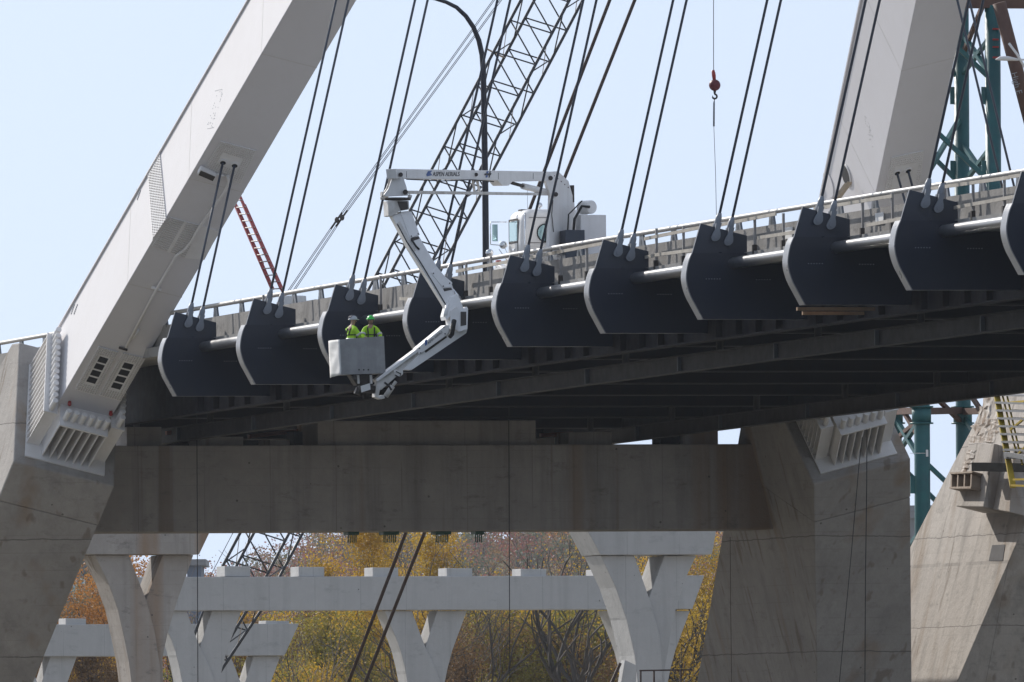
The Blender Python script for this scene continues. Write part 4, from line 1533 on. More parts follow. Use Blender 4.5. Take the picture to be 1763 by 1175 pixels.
mb = MB().prism([bpx(x, y, .156) for x, y in ((836, 306), (838, 295), (841, 295), (839, 306))], BN * .006); mb.build('logo', M['blue'], boom1)
mb = MB().prism([bpx(x, y, .162) for x, y in ((834, 302), (834.5, 299), (846, 298.5), (845, 302))], BN * .006); mb.build('logo', M['ink'], boom1)
mb = MB().prism([bpx(x, y, .156) for x, y in ((841, 306), (843, 295), (845, 295), (843, 306))], BN * .006); mb.build('logo', M['ink'], boom1)
# knuckle head at the boom tip
SK = 49.0
def kp(x, y, o=0.0):
    return on_s(x, y, SK + o)
def kprism(poly, off, th, name, mat, parent=None, bev=.012):
    return MB().prism([kp(x, y, off) for x, y in poly], -AX * th).build(name, M[mat], parent or tk, bev)
kn = kprism([(680, 294), (690, 292), (700, 322), (703, 337), (664, 339), (661, 336), (669, 325)], .32, .08, 'knuckle_plate', 'white')
kprism([(676, 296), (687, 294), (697, 322), (700, 337), (661, 339), (658, 336), (665, 325)], -.24, .08, 'knuckle_plate', 'white_dirty', kn)
kprism([(676, 291), (684, 291), (680, 312), (674, 320)], .22, .44, 'knuckle_core', 'dark', kn)
mb = MB(); mb.tube([kp(698, 331, .32), kp(698, 331, .42)], .08, 12); mb.build('pivot_pin', M['dark'], kn)
mb = MB(); mb.tube([kp(684.5, 341), kp(684.5, 345)], .42, 24); mb.build('slew_ring', M['dark'], kn)
mb = MB(); mb.tube([kp(656, 335), kp(663, 335)], .09, 10); mb.tube([kp(655, 342), kp(668, 340)], .05, 8); mb.tube([kp(703, 338), kp(708, 340)], .07, 8); mb.build('slew_motor', M['white_dirty'], kn)
kb = kprism([(668, 346), (704, 346), (705, 361), (688, 364), (674, 373), (669, 372)], .3, .55, 'knuckle_bracket', 'white_dirty', kn)
kprism([(684, 347), (702, 347), (703, 360), (690, 363)], .325, .02, 'bracket_opening', 'dark', kb)
# swinging arm: from knuckle to elbow, drifting slightly towards the camera
SA, SE = 49.0, 50.6
def ap(x, y, o=0.0):
    t = (y - 365) / (560 - 365)
    return on_s(x, y, SA + (SE - SA) * t + o)
def aprism(poly, off, th, name, mat, parent=None, bev=.012):
    return MB().prism([ap(x, y, off) for x, y in poly], -AX * th).build(name, M[mat], parent or tk, bev)
arm = aprism([(675, 372), (691, 366), (722, 408), (752, 459), (779, 492), (786, 520), (770, 533), (706, 430)], .16, .36, 'drop_arm', 'white')
aprism([(689, 365), (708, 363), (723, 405), (706, 410)], .19, .45, 'arm_cover', 'white', arm)
aprism([(742, 470), (749, 461), (779, 487), (777, 495), (763, 496)], .19, .45, 'arm_cover', 'white', arm)
aprism([(707, 410), (721, 407), (723, 411), (709, 416)], .175, .36, 'cover_gap', 'dark', arm)
aprism([(763, 497), (777, 496), (779, 499), (765, 502)], .175, .36, 'cover_gap', 'dark', arm)
aprism([(683, 385), (689, 381), (716, 432), (710, 436)], .162, .01, 'side_panel', 'white_dirty', arm)
for o in (.06, -.12):
    mb = MB(); mb.tube([ap(767, 497, o), ap(784, 522, o)], .035, 8); mb.tube([ap(777, 496, o), ap(794, 516, o)], .035, 8); mb.build('telescope_rod', M['chrome'], arm)
el = aprism([(776, 512), (788, 506), (799, 533), (804, 528), (806, 532), (805, 567), (790, 572), (778, 566), (775, 545), (769, 552), (767, 545)], .26, .6, 'elbow', 'white')
aprism([(793, 537), (803, 537), (803, 560), (793, 562)], .27, .02, 'elbow_opening', 'dark', el)
aprism([(776, 535), (787, 527), (792, 545), (788, 570), (776, 562)], .34, .07, 'elbow_plate', 'white', el)
mb = MB(); mb.tube([ap(782, 552, .42), ap(780, 562, .44), ap(778, 576, .42), ap(774, 580, .3)], .075, 8); mb.build('hose_bundle', M['rubber'], el)
mb = MB(); mb.tube([ap(771, 522, .2), ap(767, 545, .2)], .07, 10); mb.build('elbow_ram', M['white'], el)
# lower arm
SL0, SL1 = 50.6, 49.4
def lp_(x, y, o=0.0):
    t = (805 - x) / 160.0
    return on_s(x, y, SL0 + (SL1 - SL0) * t + o)
def lprism(poly, off, th, name, mat, parent=None, bev=.012):
    return MB().prism([lp_(x, y, off) for x, y in poly], -AX * th).build(name, M[mat], parent or tk, bev)
la = lprism([(805, 566), (803, 574), (708, 638), (694, 637), (722, 610), (768, 577), (776, 563)], .12, .34, 'reach_arm', 'white')
lprism([(718, 600), (767, 560), (777, 561), (770, 577), (722, 611)], .2, .5, 'arm_cover', 'white', la)
lprism([(731, 604), (768, 579), (770, 581), (733, 608)], .135, .03, 'cover_shadow_gap', 'dark', la)
lb = lprism([(719, 603), (722, 612), (690, 642), (662, 667), (656, 672), (649, 664), (648, 654)], .06, .26, 'telescopic_tip', 'white_dirty', la)
lprism([(718, 601), (720, 606), (650, 658), (648, 653)], .16, .46, 'tip_cover', 'white', lb)
lprism([(648, 662), (655, 668), (652, 683), (661, 680), (663, 686), (656, 688), (646, 684)], .14, .4, 'tip_head', 'white_dirty', lb)
mb = MB(); mb.tube([lp_(664, 683), lp_(676, 665)], .085, 10); mb.tube([lp_(676, 665), lp_(682, 657)], .05, 8); mb.build('levelling_ram', M['white_dirty'], lb)
mb = MB(); mb.tube([lp_(662, 659, .2), lp_(669, 664, .24), (lp_(674, 672, .2))], .035, 6); mb.tube([lp_(682, 640, .2), lp_(690, 644, .25), lp_(688, 650, .2), lp_(680, 646, .22)], .02, 6); mb.build('hose', M['rubber'], lb)
lprism([(676, 632), (688, 640), (694, 636), (694, 645), (688, 650), (680, 646)], .15, .03, 'clamp_plate', 'white_dirty', lb)
d_ = (lp_(767, 562) - lp_(720, 601)).normalized()
n_ = Vector((-d_.z, 0, d_.x)).normalized()
lg_ = lp_(735, 597, .212) 
mb = MB().prism([lp_(x, y, .206) for x, y in ((731, 587), (735, 584), (735.5, 593), (732, 596))], AX * .006); mb.build('logo', M['blue'], la)
text_on('ASPEN AERIALS', lp_(737.5, 593, .207), d_, UP * .97 - d_ * d_.z, .10, M['ink'], la, 'lettering', .85, .2)
# fasteners, hoses and seams of the machine
for poly, fn, off, par in (((689, 365), ap, .19, arm), ((706, 363.5), ap, .19, arm), ((708, 407), ap, .19, arm), ((720, 403), ap, .19, arm), ((746, 471), ap, .19, arm), ((774, 488), ap, .19, arm), ((763, 493), ap, .19, arm), ((722, 600), lp_, .2, la), ((764, 564), lp_, .2, la), ((724, 608), lp_, .2, la), ((766, 575), lp_, .2, la)):
    c = fn(poly[0], poly[1], off); mb = MB(); mb.tube([c, c + AX * .02], .022, 6, False); mb.build('bolt', M['dark'], par)
for k in range(6):
    c = bpx(954 + k * 6, 303 + k * 5, .14); mb = MB(); mb.tube([c, c + BN * .02], .02, 6, False); mb.build('bolt', M['dark'], tur)
mb = MB(); mb.tube([bpx(x, y, .19) for x, y in ((700, 309), (760, 312), (812, 310), (850, 313))], .018, 6); mb.build('hose', M['rubber'], boom1)
mb = MB(); mb.tube([ap(x, y, .21) for x, y in ((684, 386), (700, 416), (724, 452), (748, 492), (768, 526))], .018, 6); mb.tube([ap(x, y, .21) for x, y in ((708, 412), (716, 424), (722, 430))], .03, 6); mb.build('hose', M['rubber'], arm)
for x0, y0, x1, y1 in ((700, 295.2, 700, 306), (858, 298, 858, 309), (918, 298.5, 918, 309)):
    mb = MB().beam(bpx(x0, y0, .154), bpx(x1, y1, .154), .012, .012); mb.build('weld_seam', M['dark'], boom1)
mb = MB(); mb.tube([bpx(x, y, .17) for x, y in ((952, 345), (950, 370), (953, 400))], .014, 5); mb.build('seam', M['dark'], tur)
# basket
SB = 49.6
def kb_(x, y, o=0.0):
    return on_s(x, y, SB + o)
BD = 1.22
fl0, fr0, fr1, fl1 = kb_(585, 585), kb_(661, 579), kb_(664, 643), kb_(588, 645.5)
bk_ = MB().prism([fl0, fr0, fr1, fl1], -AX * .03).build('basket_front', M['basket'], tk)
MB().prism([fl0 - AX * BD, fr0 - AX * BD, fr1 - AX * BD, fl1 - AX * BD], AX * .03).build('basket_back', M['basket'], bk_)
MB().prism([fl1 - AX * .03 - UP * .0, fr1 - AX * .03, fr1 - AX * (BD - .03), fl1 - AX * (BD - .03)], UP * .05).build('basket_floor', M['basket'], bk_)
MB().prism([fr0 - AX * .03, fr1 - AX * .03, fr1 - AX * (BD - .03), fr0 - AX * (BD - .03)], -LT * .03).build('basket_end', M['basket'], bk_)
# crumpled tarp over the left end
mb = MB()
n_u, n_v = 8, 14
random.seed(5)
gv = []
for j in range(n_v + 1):
    for i in range(n_u + 1):
        u_, v_ = i / n_u, j / n_v
        p = fl0.lerp(fl1, v_) - AX * (BD + .05) * (1 - u_) + AX * .012 * 0
        amp = .05 * math.sin(math.pi * u_)
        p = p - LT * (.012 + amp * abs(math.sin(5 * v_ + 3 * u_ + random.uniform(-.5, .5))))
        if j == n_v:
            p -= UP * (.06 * (1 - u_))
        gv.append(p)
mb.add(gv, [[j * (n_u + 1) + i, (j + 1) * (n_u + 1) + i, (j + 1) * (n_u + 1) + i + 1, j * (n_u + 1) + i + 1] for j in range(n_v) for i in range(n_u)], True)
tpo = mb.build('basket_tarp', M['tarp'], bk_)
sm_ = tpo.modifiers.new('thick', 'SOLIDIFY'); sm_.thickness = .012
for x in (618, 626, 634):
    mb = MB(); c = kb_(x, 637); mb.tube([c, c + AX * .02], .025, 8, False); mb.build('drain_hole', M['hole'], bk_)
MB().prism([kb_(x, y, -.2) for x, y in ((604, 645), (640, 644), (638, 660), (616, 664))], -AX * .5).build('basket_mount', M['dark'], bk_)
for x in (616, 638):
    MB().beam(kb_(x, 646, -.15), kb_(x + 1, 661, -.15), .09, .07).build('mount_link', M['white_dirty'], bk_)
mb = MB(); mb.tube([kb_(608, 647, -.2), kb_(618, 661, -.2)], .09, 8); mb.tube([kb_(617, 668, -.2), kb_(644, 671, -.2)], .14, 10); mb.tube([kb_(612, 672, -.3), kb_(622, 676, -.3)], .12, 8); mb.tube([kb_(640, 668, -.2), lp_(650, 676, -.1)], .09, 8); mb.build('rotator', M['dark'], bk_)
MB().prism([kb_(x, y, -.02) for x, y in ((621, 665), (637, 660), (638, 671), (622.5, 676))], -AX * .02).build('control_box', M['tarp'], bk_)

# ---------------------------------------------------------------- workers in the basket
def skin_mesh(name, verts, edges, radii, mat, parent, sub=2):
    me = bpy.data.meshes.new(name)
    o0 = origin_of(parent)
    me.from_pydata([tuple(Vector(v) - o0) for v in verts], edges, [])
    me.materials.append(mat)
    o = bpy.data.objects.new(name, me)
    COL.objects.link(o)
    o.parent = parent
    o.modifiers.new('skin', 'SKIN')
    if not me.skin_vertices:
        me.skin_vertices.new()
    for i, r in enumerate(radii):
        rr = r if isinstance(r, tuple) else (r, r)
        me.skin_vertices[0].data[i].radius = rr
        me.skin_vertices[0].data[i].use_root = (i == 0)
    o.modifiers['skin'].use_smooth_shade = True
    ss = o.modifiers.new('sub', 'SUBSURF'); ss.levels = sub; ss.render_levels = sub
    return o


def worker(label, foot, face, hands, helmet, lean=0.0):
    """foot: floor point, face: horizontal unit vector the person looks along"""
    P = thing('person', foot, label, 'person', None)
    f = Vector(face).normalized()
    rgt = f.cross(UP).normalized()
    H = lambda fw, rt, up: foot + f * (fw + lean * max(0, up - .9)) + rgt * rt + UP * up
    # body: one continuous skin from feet to head with arms
    V = [H(0, 0, .95), H(0, 0, 1.12), H(0, 0, 1.32), H(0, 0, 1.44), H(.01, 0, 1.53), H(.03, 0, 1.60), H(.035, 0, 1.70), H(.03, 0, 1.755)]
    E = [(i, i + 1) for i in range(7)]
    Rr = [(.15, .11), (.14, .10), (.16, .11), (.13, .09), .055, .075, .088, .06]
    for sg in (-1, 1):
        b = len(V)
        V += [H(0, sg * .09, .90), H(.02, sg * .1, .50), H(-.02, sg * .1, .09), H(.14, sg * .11, .04)]
        E += [(0, b), (b, b + 1), (b + 1, b + 2), (b + 2, b + 3)]
        Rr += [.095, .065, .05, .04]
        b = len(V)
        hx = hands[0 if sg < 0 else 1]
        sh = H(0, sg * .19, 1.40)
        hand = H(*hx)
        elb = (sh + hand) / 2 + rgt * sg * .08 - UP * .10
        V += [sh, elb, hand, hand + (hand - elb).normalized() * .09]
        E += [(3, b), (b, b + 1), (b + 1, b + 2), (b + 2, b + 3)]
        Rr += [.07, .05, .035, .03]
    body = skin_mesh('body', V, E, Rr, M['skin'], P)
    # trousers and jacket as separate cloth shells
    V, E, Rr = [H(0, 0, 1.02), H(0, 0, .95)], [(0, 1)], [(.165, .125), (.165, .125)]
    for sg in (-1, 1):
        b = len(V)
        V += [H(0, sg * .09, .88), H(.02, sg * .1, .50), H(-.02, sg * .1, .12)]
        E += [(1, b), (b, b + 1), (b + 1, b + 2)]
        Rr += [.115, .085, .075]
    skin_mesh('trousers', V, E, Rr, M['trouser'], P)
    V, E, Rr = [H(0, 0, .93), H(0, 0, 1.1), H(0, 0, 1.30), H(0, 0, 1.42), H(.01, 0, 1.535)], [(0, 1), (1, 2), (2, 3), (3, 4)], [(.19, .14), (.18, .13), (.19, .135), (.15, .11), (.075, .07)]
    for sg in (-1, 1):
        b = len(V)
        hx = hands[0 if sg < 0 else 1]
        sh = H(0, sg * .20, 1.39)
        hand = H(*hx)
        elb = (sh + hand) / 2 + rgt * sg * .08 - UP * .10
        V += [sh, elb, elb.lerp(hand, .9)]
        E += [(3, b), (b, b + 1), (b + 1, b + 2)]
        Rr += [.09, .07, .055]
    jk = skin_mesh('jacket', V, E, Rr, M['hivis'], P)
    # reflective bands and harness straps
    def band(z, w, d, hgt, nm, mt):
        mb = MB()
        ring = lambda zz: [H(d * math.sin(a), w * math.cos(a), zz) for a in [2 * math.pi * i / 18 for i in range(18)]]
        mb.loft([ring(z), ring(z + hgt)], True, False)
        o = mb.build(nm, M[mt], jk)
        m_ = o.modifiers.new('t', 'SOLIDIFY'); m_.thickness = .008
    band(1.06, .198, .148, .055, 'reflective_band', 'tape')
    band(1.20, .200, .148, .03, 'harness_belt', 'strap')
    for sg in (-1, 1):
        mb = MB()
        mb.tube([H(.145, sg * .10, 1.10), H(.15, sg * .10, 1.28), H(.11, sg * .11, 1.42), H(0, sg * .11, 1.475), H(-.11, sg * .1, 1.40), H(-.145, sg * .08, 1.2)], .022, 6)
        mb.build('harness_strap', M['strap'], jk)
    for sg in (-1, 1):
        hx = hands[0 if sg < 0 else 1]
        hand = H(*hx); sh = H(0, sg * .20, 1.39); elb = (sh + hand) / 2 + rgt * sg * .08 - UP * .10
        c = sh.lerp(elb, .55); d = (elb - sh).normalized()
        mb = MB(); mb.tube([c, c + d * .06], .092, 12); mb.build('sleeve_band', M['tape'], jk)
    # hands with fingers
    for sg in (-1, 1):
        hx = hands[0 if sg < 0 else 1]
        hand = H(*hx); sh = H(0, sg * .20, 1.39); elb = (sh + hand) / 2 + rgt * sg * .08 - UP * .10
        d = (hand - elb).normalized()
        sd = d.cross(UP).normalized()
        mb = MB()
        for q in range(4):
            b0 = hand + d * .07 + sd * (q - 1.5) * .021
            ln = (.06, .075, .07, .055)[q]
            mb.tube([b0, b0 + d * ln * .6, b0 + d * ln * .8 - UP * .03], [.011, .010, .008], 6)
        b0 = hand + d * .03 - sd * .04
        mb.tube([b0, b0 + d * .04 - sd * .03, b0 + d * .07 - sd * .025 - UP * .02], [.013, .012, .009], 6)
        mb.build('fingers', M['skin'], body)
    # face
    hc = H(.035, 0, 1.66)
    mb = MB(); mb.tube([hc + f * .085 + UP * .02, hc + f * .118 - UP * .012, hc + f * .088 - UP * .025], [.012, .018, .012], 6); mb.build('nose', M['skin'], body)
    for sg in (-1, 1):
        mb = MB(); mb.sphere(hc + rgt * sg * .092 + UP * 0, .028, 8, 6, (.6, .8, 1.2)); mb.build('ear', M['skin'], body)
        mb = MB(); mb.sphere(hc + rgt * sg * .034 + f * .083 + UP * .03, .013, 8, 6); mb.build('eye', M['hole'], body)
    mb = MB(); mb.tube([hc + f * .088 - UP * .052 - rgt * .025, hc + f * .094 - UP * .052, hc + f * .088 - UP * .052 + rgt * .025], .007, 6); mb.build('mouth', M['ball'], body)
    mb = MB(); mb.tube([hc + f * .09 + UP * .03 - rgt * .075, hc + f * .105 + UP * .03, hc + f * .09 + UP * .03 + rgt * .075], .018, 8); mb.build('safety_glasses', M['ink'], body)
    # helmet: dome, rim, brim
    hm = H(.02, 0, 1.705)
    mb = MB()
    rings = []
    for k in range(7):
        a = math.pi / 2 * k / 6.3
        rings.append([hm + f * (.145 * math.cos(a) * math.cos(b)) + rgt * (.122 * math.cos(a) * math.sin(b)) + UP * (.125 * math.sin(a)) for b in [2 * math.pi * i / 16 for i in range(16)]])
    mb.loft(rings, True)
    hl = mb.build('helmet', M[helmet], P)
    mb = MB()
    mb.loft([[hm + f * (rr * 1.12 * math.cos(b)) + rgt * (rr * .96 * math.sin(b)) + UP * zz for b in [2 * math.pi * i / 16 for i in range(16)]] for rr, zz in ((.135, -.012), (.152, -.008), (.150, .008), (.13, .012))], True)
    mb.build('helmet_rim', M[helmet], hl)
    mb = MB(); mb.prism([hm + f * .12 + rgt * .09, hm + f * .20 + rgt * .05 - UP * .012, hm + f * .20 - rgt * .05 - UP * .012, hm + f * .12 - rgt * .09], UP * .012); mb.build('helmet_brim', M[helmet], hl)
    if helmet == 'helmet_white':
        for rt in (-.06, .0, .06):
            mb = MB(); mb.tube([hm + f * (.15 * math.cos(a) * .98) + rgt * rt + UP * (.132 * math.sin(a)) for a in [math.radians(d) for d in range(20, 161, 20)]], .012, 6); mb.build('helmet_stripe', M['helmet_band'], hl)
    mb = MB(); mb.tube([hc + rgt * .095 + UP * .05, hc + rgt * .07 - UP * .09 + f * .05, hc - rgt * .07 - UP * .09 + f * .05, hc - rgt * .095 + UP * .05], .008, 6); mb.build('chin_strap', M['strap'], hl)
    return P


fz = fl1.z + .052
w1 = kb_(604, 640, -.62); w1.z = fz
w2 = kb_(638, 640, -.45); w2.z = fz
worker('worker in yellow-green jacket and white striped helmet standing sideways in the basket', w1, (LT * 1.0 - AX * .25), ((.36, -.12, 1.16), (.36, .12, 1.12)), 'helmet_white', .10)
worker('worker in yellow-green jacket and bright green helmet facing out of the basket', w2, (AX * 1.0 - LT * .1), ((.25, -.26, 1.10), (.28, .20, 1.12)), 'helmet_green', .10)

# ---------------------------------------------------------------- things on the deck
PT_ = 9.0
_ps = bst(on_t(1128, 410, PT_))[0]
pk = thing('pickup_truck', D(_ps, PT_, ROAD), 'red and silver pickup truck half hidden behind the parapet', 'pickup')
def pbx(s0, s1, t0, t1, z0, z1, nm, mt, bev=.04):
    return MB().tbox(_ps + s0, _ps + s1, PT_ + t0, PT_ + t1, ROAD + z0, ROAD + z1).build(nm, M[mt], pk, bev)
pbx(-2.7, 2.7, -.95, .95, .45, 1.05, 'body', 'red', .08)
mb = MB(); mb.loft([[D(_ps + s, PT_ + t, ROAD + z) for s, t in ((-a, -w), (b, -w), (b, w), (-a, w))] for z, a, b, w in ((1.05, 1.4, 1.0, .9), (1.62, .8, .8, .76), (1.66, .7, .7, .7))])
mb.build('cabin', M['chrome'], pk, .05)
pbx(-.7, .7, -.93, -.80, 1.12, 1.5, 'side_window', 'glass', .01)
for s in (-1.75, 1.75):
    for t in (-.9, .9):
        mb = MB(); mb.tube([D(_ps + s, PT_ + t - .1, ROAD + .38), D(_ps + s, PT_ + t + .1, ROAD + .38)], .38, 18); mb.build('tyre', M['rubber'], pk)
pbx(2.68, 2.72, -.9, -.7, .7, .95, 'tail_lamp', 'redlamp', .01)

_es = bst(on_t(545, 496, 5))[0]
eq = thing('covered_compressor', D(_es, 5, ROAD), 'tan tarpaulin covered machine with a pale tank, behind the railing', 'machine')
mb = MB(); mb.tube([D(_es, 4.2, ROAD + .02), D(_es, 4.2, ROAD + 1.35)], .42, 20); mb.build('tank', M['tarp'], eq, .04)
mb = MB(); mb.loft([[D(_es + s, 5.4 + t, ROAD + z) for s, t in ((-a, -w), (a, -w), (a, w), (-a, w))] for z, a, w in ((.0, 1.1, 1.0), (.9, 1.1, 1.0), (1.2, .7, .7))]); mb.build('covered_frame', M['tan_tarp'], eq, .05)
mb = MB().beam(D(_es + .6, 3.3, ROAD + .75), D(_es + .6, 4.6, ROAD + 1.1), .2, .05); mb.build('cover_flap', M['tan_tarp'], eq)

# ---------------------------------------------------------------- background: buildings, hillside, trees
def building(label, x0, x1, y0, d, depth, mat, rows, cols_, roof=None):
    a, b = on_d(x0, y0, d), on_d(x1, y0, d)
    g = -1.0
    B = thing('building', Vector(((a.x + b.x) / 2, d + depth / 2, g)), label, 'building')
    top_z = a.z
    mb = MB().prism([Vector((a.x, d, g)), Vector((b.x, d, g)), Vector((b.x, d + depth, g)), Vector((a.x, d + depth, g))], UP * (top_z - g))
    wl_ = mb.build('wall', M[mat], B)
    mb = MB().prism([Vector((a.x - .4, d - .4, top_z)), Vector((b.x + .4, d - .4, top_z)), Vector((b.x + .4, d + depth + .4, top_z)), Vector((a.x - .4, d + depth + .4, top_z))], UP * .5)
    mb.build('roof', M['bldg2'], B)
    w = b.x - a.x
    for r in range(rows):
        for c in range(cols_):
            xc = a.x + w * (c + .5) / cols_
            zc = top_z - 2.3 - r * 3.4
            if zc < g + 1.5:
                continue
            mb = MB().obox(Vector((xc, d - .04, zc)), Vector((.75, 0, 0)), Vector((0, .06, 0)), UP * .85)
            fr_ = mb.build('window', M['tarp'], wl_)
            mb = MB().obox(Vector((xc, d - .11, zc)), Vector((.6, 0, 0)), Vector((0, .01, 0)), UP * .7)
            mb.build('pane', M['glass'], fr_)
    return B


building('blue-grey house with white windows behind the leaning leg', 60, 210, 966, 1150, 14, 'bldg', 3, 4)
building('plain grey flat building beyond the teal tower', 1530, 1680, 893, 1150, 18, 'bldg2', 0, 1)
building('lighter grey upper block beyond the teal tower', 1566, 1640, 881, 1172, 12, 'bldg2', 0, 1)
building('blue-grey house end showing beside the cap of the dark V pier', 322, 346, 974, 1130, 12, 'bldg', 1, 1)


class TreeB:
    def __init__(self, seed, maxw=9):
        self.maxw = maxw
        self.rng = random.Random(seed)
        self.wood = MB()
        self.tips = []

    def branch(self, p, d, length, rad, level, maxl, spread, droop=0.0):
        rg = self.rng
        n = 4 if level < 2 else 3
        pts, rads = [p], [rad]
        cur = p.copy()
        dd = d.copy()
        for i in range(n):
            w = .16 + .08 * level
            dd = (dd + Vector((rg.uniform(-w, w), rg.uniform(-w, w), rg.uniform(-w, w) * .6 + .05 - droop))).normalized()
            cur = cur + dd * length / n
            pts.append(cur.copy())
            rads.append(rad * (1 - .28 * (i + 1) / n))
        if level <= self.maxw:
            self.wood.tube(pts, rads, 7 if level < 2 else (5 if level < 3 else 3), True, False)
        if level >= 1:
            self.tips += [(q, level) for q in pts[2:]]
        if level >= maxl:
            return
        kids = rg.randint(3, 4) if level else rg.randint(3, 5)
        for k in range(kids):
            t = rg.uniform(.55, 1.0) if k else 1.0
            idx = min(n, max(1, int(round(t * n))))
            q = pts[idx]
            az = rg.uniform(0, 6.283)
            sp = spread * rg.uniform(.6, 1.25)
            perp = dd.orthogonal().normalized()
            perp = Matrix.Rotation(az, 3, dd) @ perp
            nd = (dd * math.cos(sp) + perp * math.sin(sp)).normalized()
            nd = (nd + UP * .12).normalized()
            self.branch(q, nd, length * rg.uniform(.62, .82), rads[idx] * rg.uniform(.6, .82), level + 1, maxl, spread, droop)


import numpy as np


def leaf_cloud(centres, per, size, jitter, seed):
    """numpy cloud of small leaf quads round the given points"""
    r = np.random.default_rng(seed)
    c = np.array([tuple(p) for p in centres])
    k = r.uniform(.4, 2.6, len(c)) * (r.random(len(c)) < .6)
    cnt = (per * k).astype(int)
    c = np.repeat(c, cnt, 0)
    n = len(c)
    c = c + r.normal(0, 1, (n, 3)) * np.array([jitter, jitter, jitter * .75])
    a = r.normal(0, 1, (n, 3)); a /= np.linalg.norm(a, axis=1)[:, None]
    b = r.normal(0, 1, (n, 3)); b -= a * (a * b).sum(1)[:, None]; b /= np.linalg.norm(b, axis=1)[:, None]
    s = (size * r.uniform(.55, 1.4, n))[:, None]
    return np.stack([c - a * s * .5, c + b * s * .33, c + a * s * .55, c - b * s * .33], 1)


def quads_obj(name, q, mats, parent=None, mi=None, origin=None):
    n = len(q)
    o0 = origin_of(parent) if parent is not None else Vector(origin)
    v = (q - np.array(tuple(o0))).reshape(-1, 3).astype(np.float32)
    me = bpy.data.meshes.new(name)
    me.vertices.add(n * 4)
    me.vertices.foreach_set('co', v.ravel())
    me.loops.add(n * 4)
    me.loops.foreach_set('vertex_index', np.arange(n * 4, dtype=np.int32))
    me.polygons.add(n)
    me.polygons.foreach_set('loop_start', np.arange(0, n * 4, 4, dtype=np.int32))
    for m in mats:
        me.materials.append(m)
    if mi is not None:
        me.polygons.foreach_set('material_index', mi.astype(np.int32))
    me.update(calc_edges=True)
    o = bpy.data.objects.new(name, me)
    COL.objects.link(o)
    if parent is not None:
        o.parent = parent
    else:
        o.location = o0
    return o


def tree(label, x, ytop, d, leaf, per, seed, spread=.62, trunk=.33, lean=0.0, size=.3, jit=.45, bark='bark', maxl=4, rad=.3, grp='autumn trees behind the piers', drop=0.0, zg=0.0, minlev=2, wid=None):
    base = on_d(x, HZ, d); base.z = zg
    topz = on_d(x, ytop, d).z
    h = topz - zg
    T = thing('tree', base, label, 'tree', grp)
    tb = TreeB(seed, 3 if per > 3 else 9)
    wid = wid or (.6 if per > 3 else 1.0)
    d0 = Vector((lean, 0, 1)).normalized()
    L0 = h * trunk
    tb.branch(base, d0, L0, rad, 0, maxl, spread, drop)
    # scale so that the crown reaches the measured top
    mx = max(p.z for p in tb.wood.v)
    k = h / (mx - zg)
    f = lambda p: base + Vector(((p.x - base.x) * k * wid, (p.y - base.y) * k * wid, (p.z - base.z) * k))
    tb.wood.v = [f(p) for p in tb.wood.v]
    tb.tips = [(f(p), l) for p, l in tb.tips]
    tr_ = tb.wood.build('trunk', M[bark], T)
    if per:
        cs_ = [p for p, l in tb.tips if l >= minlev]
        pr = max(1.0, min(per * 4500.0 / len(cs_), 140))
        stuff(quads_obj('crown', leaf_cloud(cs_, pr, size * .45, jit, seed), [M[leaf]], T))
    return T


G2 = 'autumn trees behind the piers'
tree('golden yellow tree rising over the pale pier cap behind the rusty stays', 632, 932, 905, 'leaf_y', 5, 11, .62, .3, 0, .32, .45, wid=.34)
tree('second golden tree whose crown shows between the blocks on the pier cap', 738, 952, 930, 'leaf_y', 5, 12, .6, .3, .0, .32, .45, wid=.34)
tree('golden and olive tree with its crown below the pier cap', 830, 1066, 880, 'leaf_y', 8, 13, .7, .28, 0, .36, .6)
tree('yellow tree filling the gap between two V columns', 915, 1064, 890, 'leaf_y', 7, 14, .7, .3, 0, .34, .6)
tree('olive green tree beside the big dark forked trunk', 975, 1062, 900, 'leaf_g', 7, 15, .7, .3, 0, .36, .6)
tree('olive tree with loose branches between the rusty stays and the slanted cap end', 590, 1056, 870, 'leaf_g', 5, 16, .65, .33, 0, .34, .6)
tree('sparse yellow tree between the crane foot and the rusty stays', 535, 1065, 860, 'leaf_y', 4, 17, .6, .35, 0, .32, .6, 'bark2')
tree('brown leaved tree low between the V columns', 800, 1100, 850, 'leaf_b', 8, 18, .7, .3, 0, .3, .5)
tree('big bare tree with dark forked trunk under the pier cap', 1008, 930, 830, None, 0, 23, .55, .5, -.05, .3, .5, 'bark', 3, .62)
tree('bare dark tree with twisting limbs above the pier cap', 745, 905, 850, None, 0, 24, .6, .56, .02, .3, .5, 'bark', 4, .40)
tree('bare tree with wide fine twigs above the pier cap', 850, 903, 860, None, 0, 25, .6, .56, 0, .3, .5, 'bark', 4, .34)
tree('tall bare tree with few yellow leaves beside the curved V pier', 955, 905, 870, 'leaf_y', 1, 26, .55, .54, .03, .3, .7, 'bark', 4, .33)
tree('dark trunk with scattered yellow leaves beside the curved V pier cap', 1190, 930, 840, 'leaf_y', 2, 28, .55, .36, 0, .32, .7, 'bark', 4, .4)
tree('yellow leaved tree hugging the pier leg with the hanging ropes', 1215, 965, 880, 'leaf_y', 4, 29, .6, .32, 0, .32, .6, wid=.4)
tree('yellow shrub-like tree at the curved pier foot', 1165, 1090, 860, 'leaf_y', 8, 30, .7, .3, 0, .3, .5)
tree('bright orange tree between the leaning leg and the dark V pier', 170, 1000, 930, 'leaf_o', 6, 31, .7, .3, 0, .36, .6)
tree('orange tree seen through the notch of the dark V pier', 252, 930, 960, 'leaf_o', 5, 32, .65, .3, 0, .36, .6)
